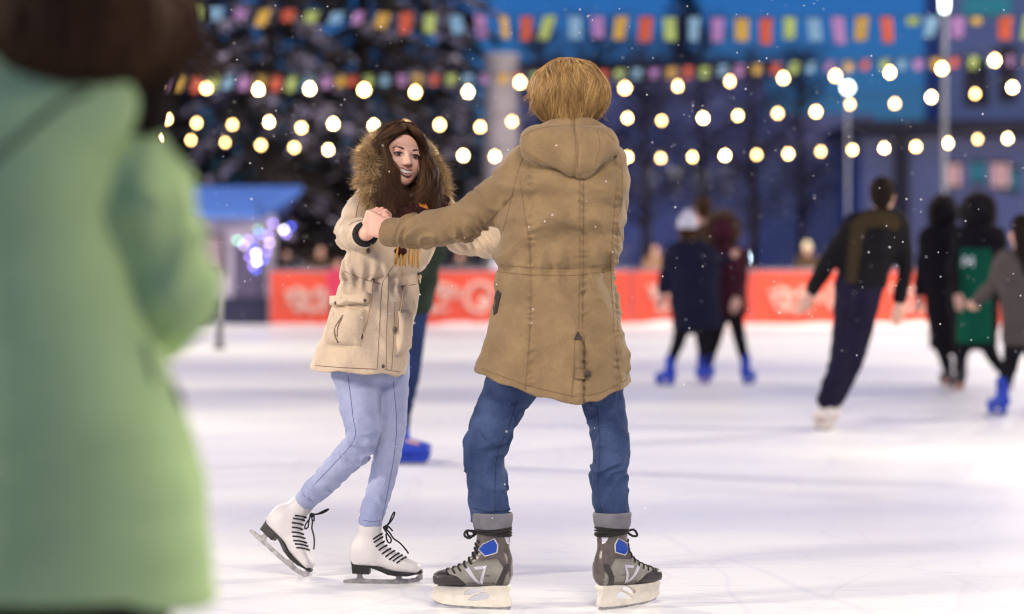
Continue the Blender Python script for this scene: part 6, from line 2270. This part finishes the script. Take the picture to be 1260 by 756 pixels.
obj("roof", box(((hx0 + hxw) / 2, YH + 4, hz + 0.12), (hxw - hx0 + 0.8, 8.8, 0.24)), M_brick, t, smooth=False)
xg0 = W(940, 0, YH)[0]
gz = W(0, 196, YH)[2]
gl = obj("glass_front", box(((xg0 + hx1) / 2, YH - 0.1, gz / 2), (hx1 - xg0 - 0.1, 0.16, gz)), M_hglass, t, smooth=False)
xx = xg0
while xx < hx1:
    obj("fin", box((xx, YH - 0.32, gz / 2), (0.13, 0.26, gz - 0.02)), M_pil, gl, smooth=False)
    xx += 0.42
for i in range(9):
    wx = hx0 + 0.9 + i * 1.0
    for zz in (1.6, 4.4):
        w = obj("window", box((wx, YH - 0.03, zz), (0.62, 0.06, 1.3)), M_hglass, t, smooth=False)
        obj("window_sill", box((wx, YH - 0.08, zz - 0.7), (0.76, 0.14, 0.08)), M_pil, w, smooth=False)
YR = 82.0
rx0, rx1 = W(1060, 0, YR)[0], W(1420, 0, YR)[0]
t = thing("clubhouse", "dark two storey clubhouse with pinkish lit windows at the right edge", "building", ((rx0 + rx1) / 2, YR, 0))
z1 = W(0, 168, YR)[2]
z2_ = W(0, 150, YR)[2]
obj("wall", box(((rx0 + rx1) / 2, YR + 3, z1 / 2), (rx1 - rx0, 6, z1)), mat("dusky_blue_wall", (0.26, 0.27, 0.40), 0.8, var=0.15), t, smooth=False)
obj("eaves", box(((rx0 + rx1) / 2, YR + 2.7, (z1 + z2_) / 2), (rx1 - rx0 + 0.8, 7.4, z2_ - z1 - 0.01)), M_brick, t, smooth=False)
ux0 = W(1178, 0, YR)[0]
zu = W(0, -60, YR)[2]
obj("upper_storey", box(((ux0 + rx1) / 2, YR + 4.5, (z2_ + zu) / 2), (rx1 - ux0, 4, zu - z2_)), mat("steel_blue_wall", (0.22, 0.27, 0.42), 0.8, var=0.15), t, smooth=False)
for px, py, ww, hh, mm in ((1172, 216, 18, 27, M_wlit), (1231, 216, 20, 29, M_wlit), (1203, 212, 16, 24, M_wteal), (1248, 222, 10, 26, M_wteal), (1290, 215, 26, 36, M_wlit)):
    c_ = W(px, py, YR)
    k_ = YR / FPX
    w = obj("window", box((c_[0], YR - 0.04, c_[2]), (ww * k_, 0.08, hh * k_)), mm, t, smooth=False)
    obj("window_frame", join(box((c_[0], YR - 0.1, c_[2] + hh * k_ / 2 + 0.04), (ww * k_ + 0.16, 0.1, 0.08)), box((c_[0], YR - 0.1, c_[2] - hh * k_ / 2 - 0.04), (ww * k_ + 0.16, 0.1, 0.08)), box((c_[0], YR - 0.1, c_[2]), (0.05, 0.1, hh * k_))), M_brick, w, smooth=False)
for px, py, ww, hh, mm in ((1215, 8, 60, 26, M_wteal), (1202, 100, 30, 60, M_brick), (1240, 90, 22, 70, M_brick)):
    c_ = W(px, py, YR + 2.4)
    k_ = (YR + 2.4) / FPX
    obj("upper_window", box((c_[0], YR + 2.44, c_[2]), (ww * k_, 0.08, hh * k_)), mm, t, smooth=False)
# brown door post and dark hedge at the club's front
c_ = W(1113, 245, YR - 1)
obj("porch_post", box((c_[0], YR - 0.35, z1 / 2), (0.45, 0.5, z1 - 0.02)), M_brick, t, smooth=False)

# ------------------------------------------------------------------ falling snow
n = 1700
rg = np.random.default_rng(5)
Yf = rg.uniform(7.2, 17, n) ** 1.0
px = rg.uniform(-60, 1320, n)
py = rg.uniform(-40, 700, n)
P0 = np.stack([(px - 630) / FPX * Yf, Yf, np.maximum(CAMZ + (HZ - py) / FPX * Yf, 0.03)], 1)
keep = (px > 240) & (np.abs(Yf - 8.4) > 0.0)
P0 = P0[keep]
g0 = ball((0, 0, 0), 1.0, 5, 4)
vs = (P0[:, None] + g0[0][None] * rg.uniform(0.0012, 0.0026, (len(P0), 1, 1))).reshape(-1, 3)
m0 = len(g0[0])
fs_ = [[a_ + i * m0 for a_ in f_] for i in range(len(P0)) for f_ in g0[1]]
o = obj("falling_snow", (vs, fs_), mat("snowflake", (0.85, 0.85, 0.88), 0.6), None, (0, 0, 0))
tag(o, kind="stuff")

# ------------------------------------------------------------------ sky, lamps, camera
EL, AZ = math.radians(5), math.radians(205)
w = bpy.data.worlds.new("World")
scene.world = w
w.use_nodes = True
nt = w.node_tree
bg = nt.nodes["Background"]
sky = nt.nodes.new("ShaderNodeTexSky")
sky.sky_type = "NISHITA"
sky.sun_disc = False
sky.sun_elevation = EL
sky.sun_rotation = AZ
sky.ozone_density = 6.0
sky.air_density = 1.4
sky.dust_density = 0.4
tint = nt.nodes.new("ShaderNodeMix")
tint.data_type = "RGBA"
tint.blend_type = "MULTIPLY"
tint.inputs[0].default_value = 1
tint.inputs[7].default_value = (0.35, 0.74, 1.80, 1)
nt.links.new(sky.outputs["Color"], tint.inputs[6])
nt.links.new(tint.outputs[2], bg.inputs["Color"])
bg.inputs["Strength"].default_value = 0.15


def area(name, loc, target, size, watts, col):
    l = bpy.data.lights.new(name, "AREA")
    l.shape = "DISK"
    l.size = size
    l.energy = watts
    l.color = col
    o = bpy.data.objects.new(name, l)
    COL.objects.link(o)
    o.location = loc
    d = Vector(target) - Vector(loc)
    o.rotation_euler = d.to_track_quat("-Z", "Y").to_euler()
    return o


WARM = (1.0, 0.875, 0.69)
for x, y, z, tx, ty, e in ((8.6, 1.6, 5.0, -0.2, 8.5, 560), (-8.6, 4.6, 4.6, -0.4, 8.7, 900), (0.5, 4.2, 4.3, -0.15, 8.4, 230), (-6.5, 17, 4.4, -1, 8.8, 820), (7.5, 16, 4.4, 0.5, 8.4, 700), (-11, 24, 8.5, -2, 24, 1150), (11, 24, 8.5, 2, 24, 1150), (-12, 36, 8.5, 0, 36, 1500), (12, 36, 8.5, 0, 36, 1500), (-12, 46, 8.5, 0, 44, 1500), (12, 46, 8.5, 0, 44, 1500), (-9, 48, 8.5, -4, 63, 90), (9, 48, 8.5, 8, 80, 2200)):
    area("added_rink_light", (x, y, z), (tx, ty, 0.6), 1.2, e, WARM)  # unseen rink floods, plus key, rim, face and hall lights added for effect

sun = bpy.data.lights.new("dusk_glow", "SUN")
sun.energy = 0.25
sun.angle = math.radians(30)
sun.color = (0.75, 0.82, 1.0)
so = bpy.data.objects.new("dusk_glow", sun)
COL.objects.link(so)
so.rotation_euler = (math.radians(50), 0, math.radians(20))

cam = bpy.data.cameras.new("camera")
co = bpy.data.objects.new("camera", cam)
COL.objects.link(co)
co.location = (0, 0, CAMZ)
co.rotation_euler = (math.radians(90), 0, 0)
cam.lens = 85.0
cam.sensor_width = 36.0
cam.shift_y = -(378 - HZ) / 1260.0
cam.clip_end = 3000
cam.dof.use_dof = True
cam.dof.focus_distance = 8.42
cam.dof.aperture_fstop = 1.6
scene.camera = co
scene.render.engine = "CYCLES"
scene.cycles.use_denoising = True
scene.cycles.filter_width = 1.1
scene.cycles.max_bounces = 6
scene.cycles.diffuse_bounces = 3
scene.cycles.glossy_bounces = 3
scene.cycles.transparent_max_bounces = 8
scene.cycles.sample_clamp_indirect = 6.0
scene.view_settings.view_transform = "Standard"
scene.view_settings.look = "None"
scene.view_settings.exposure = -0.12
scene.view_settings.gamma = 1.0
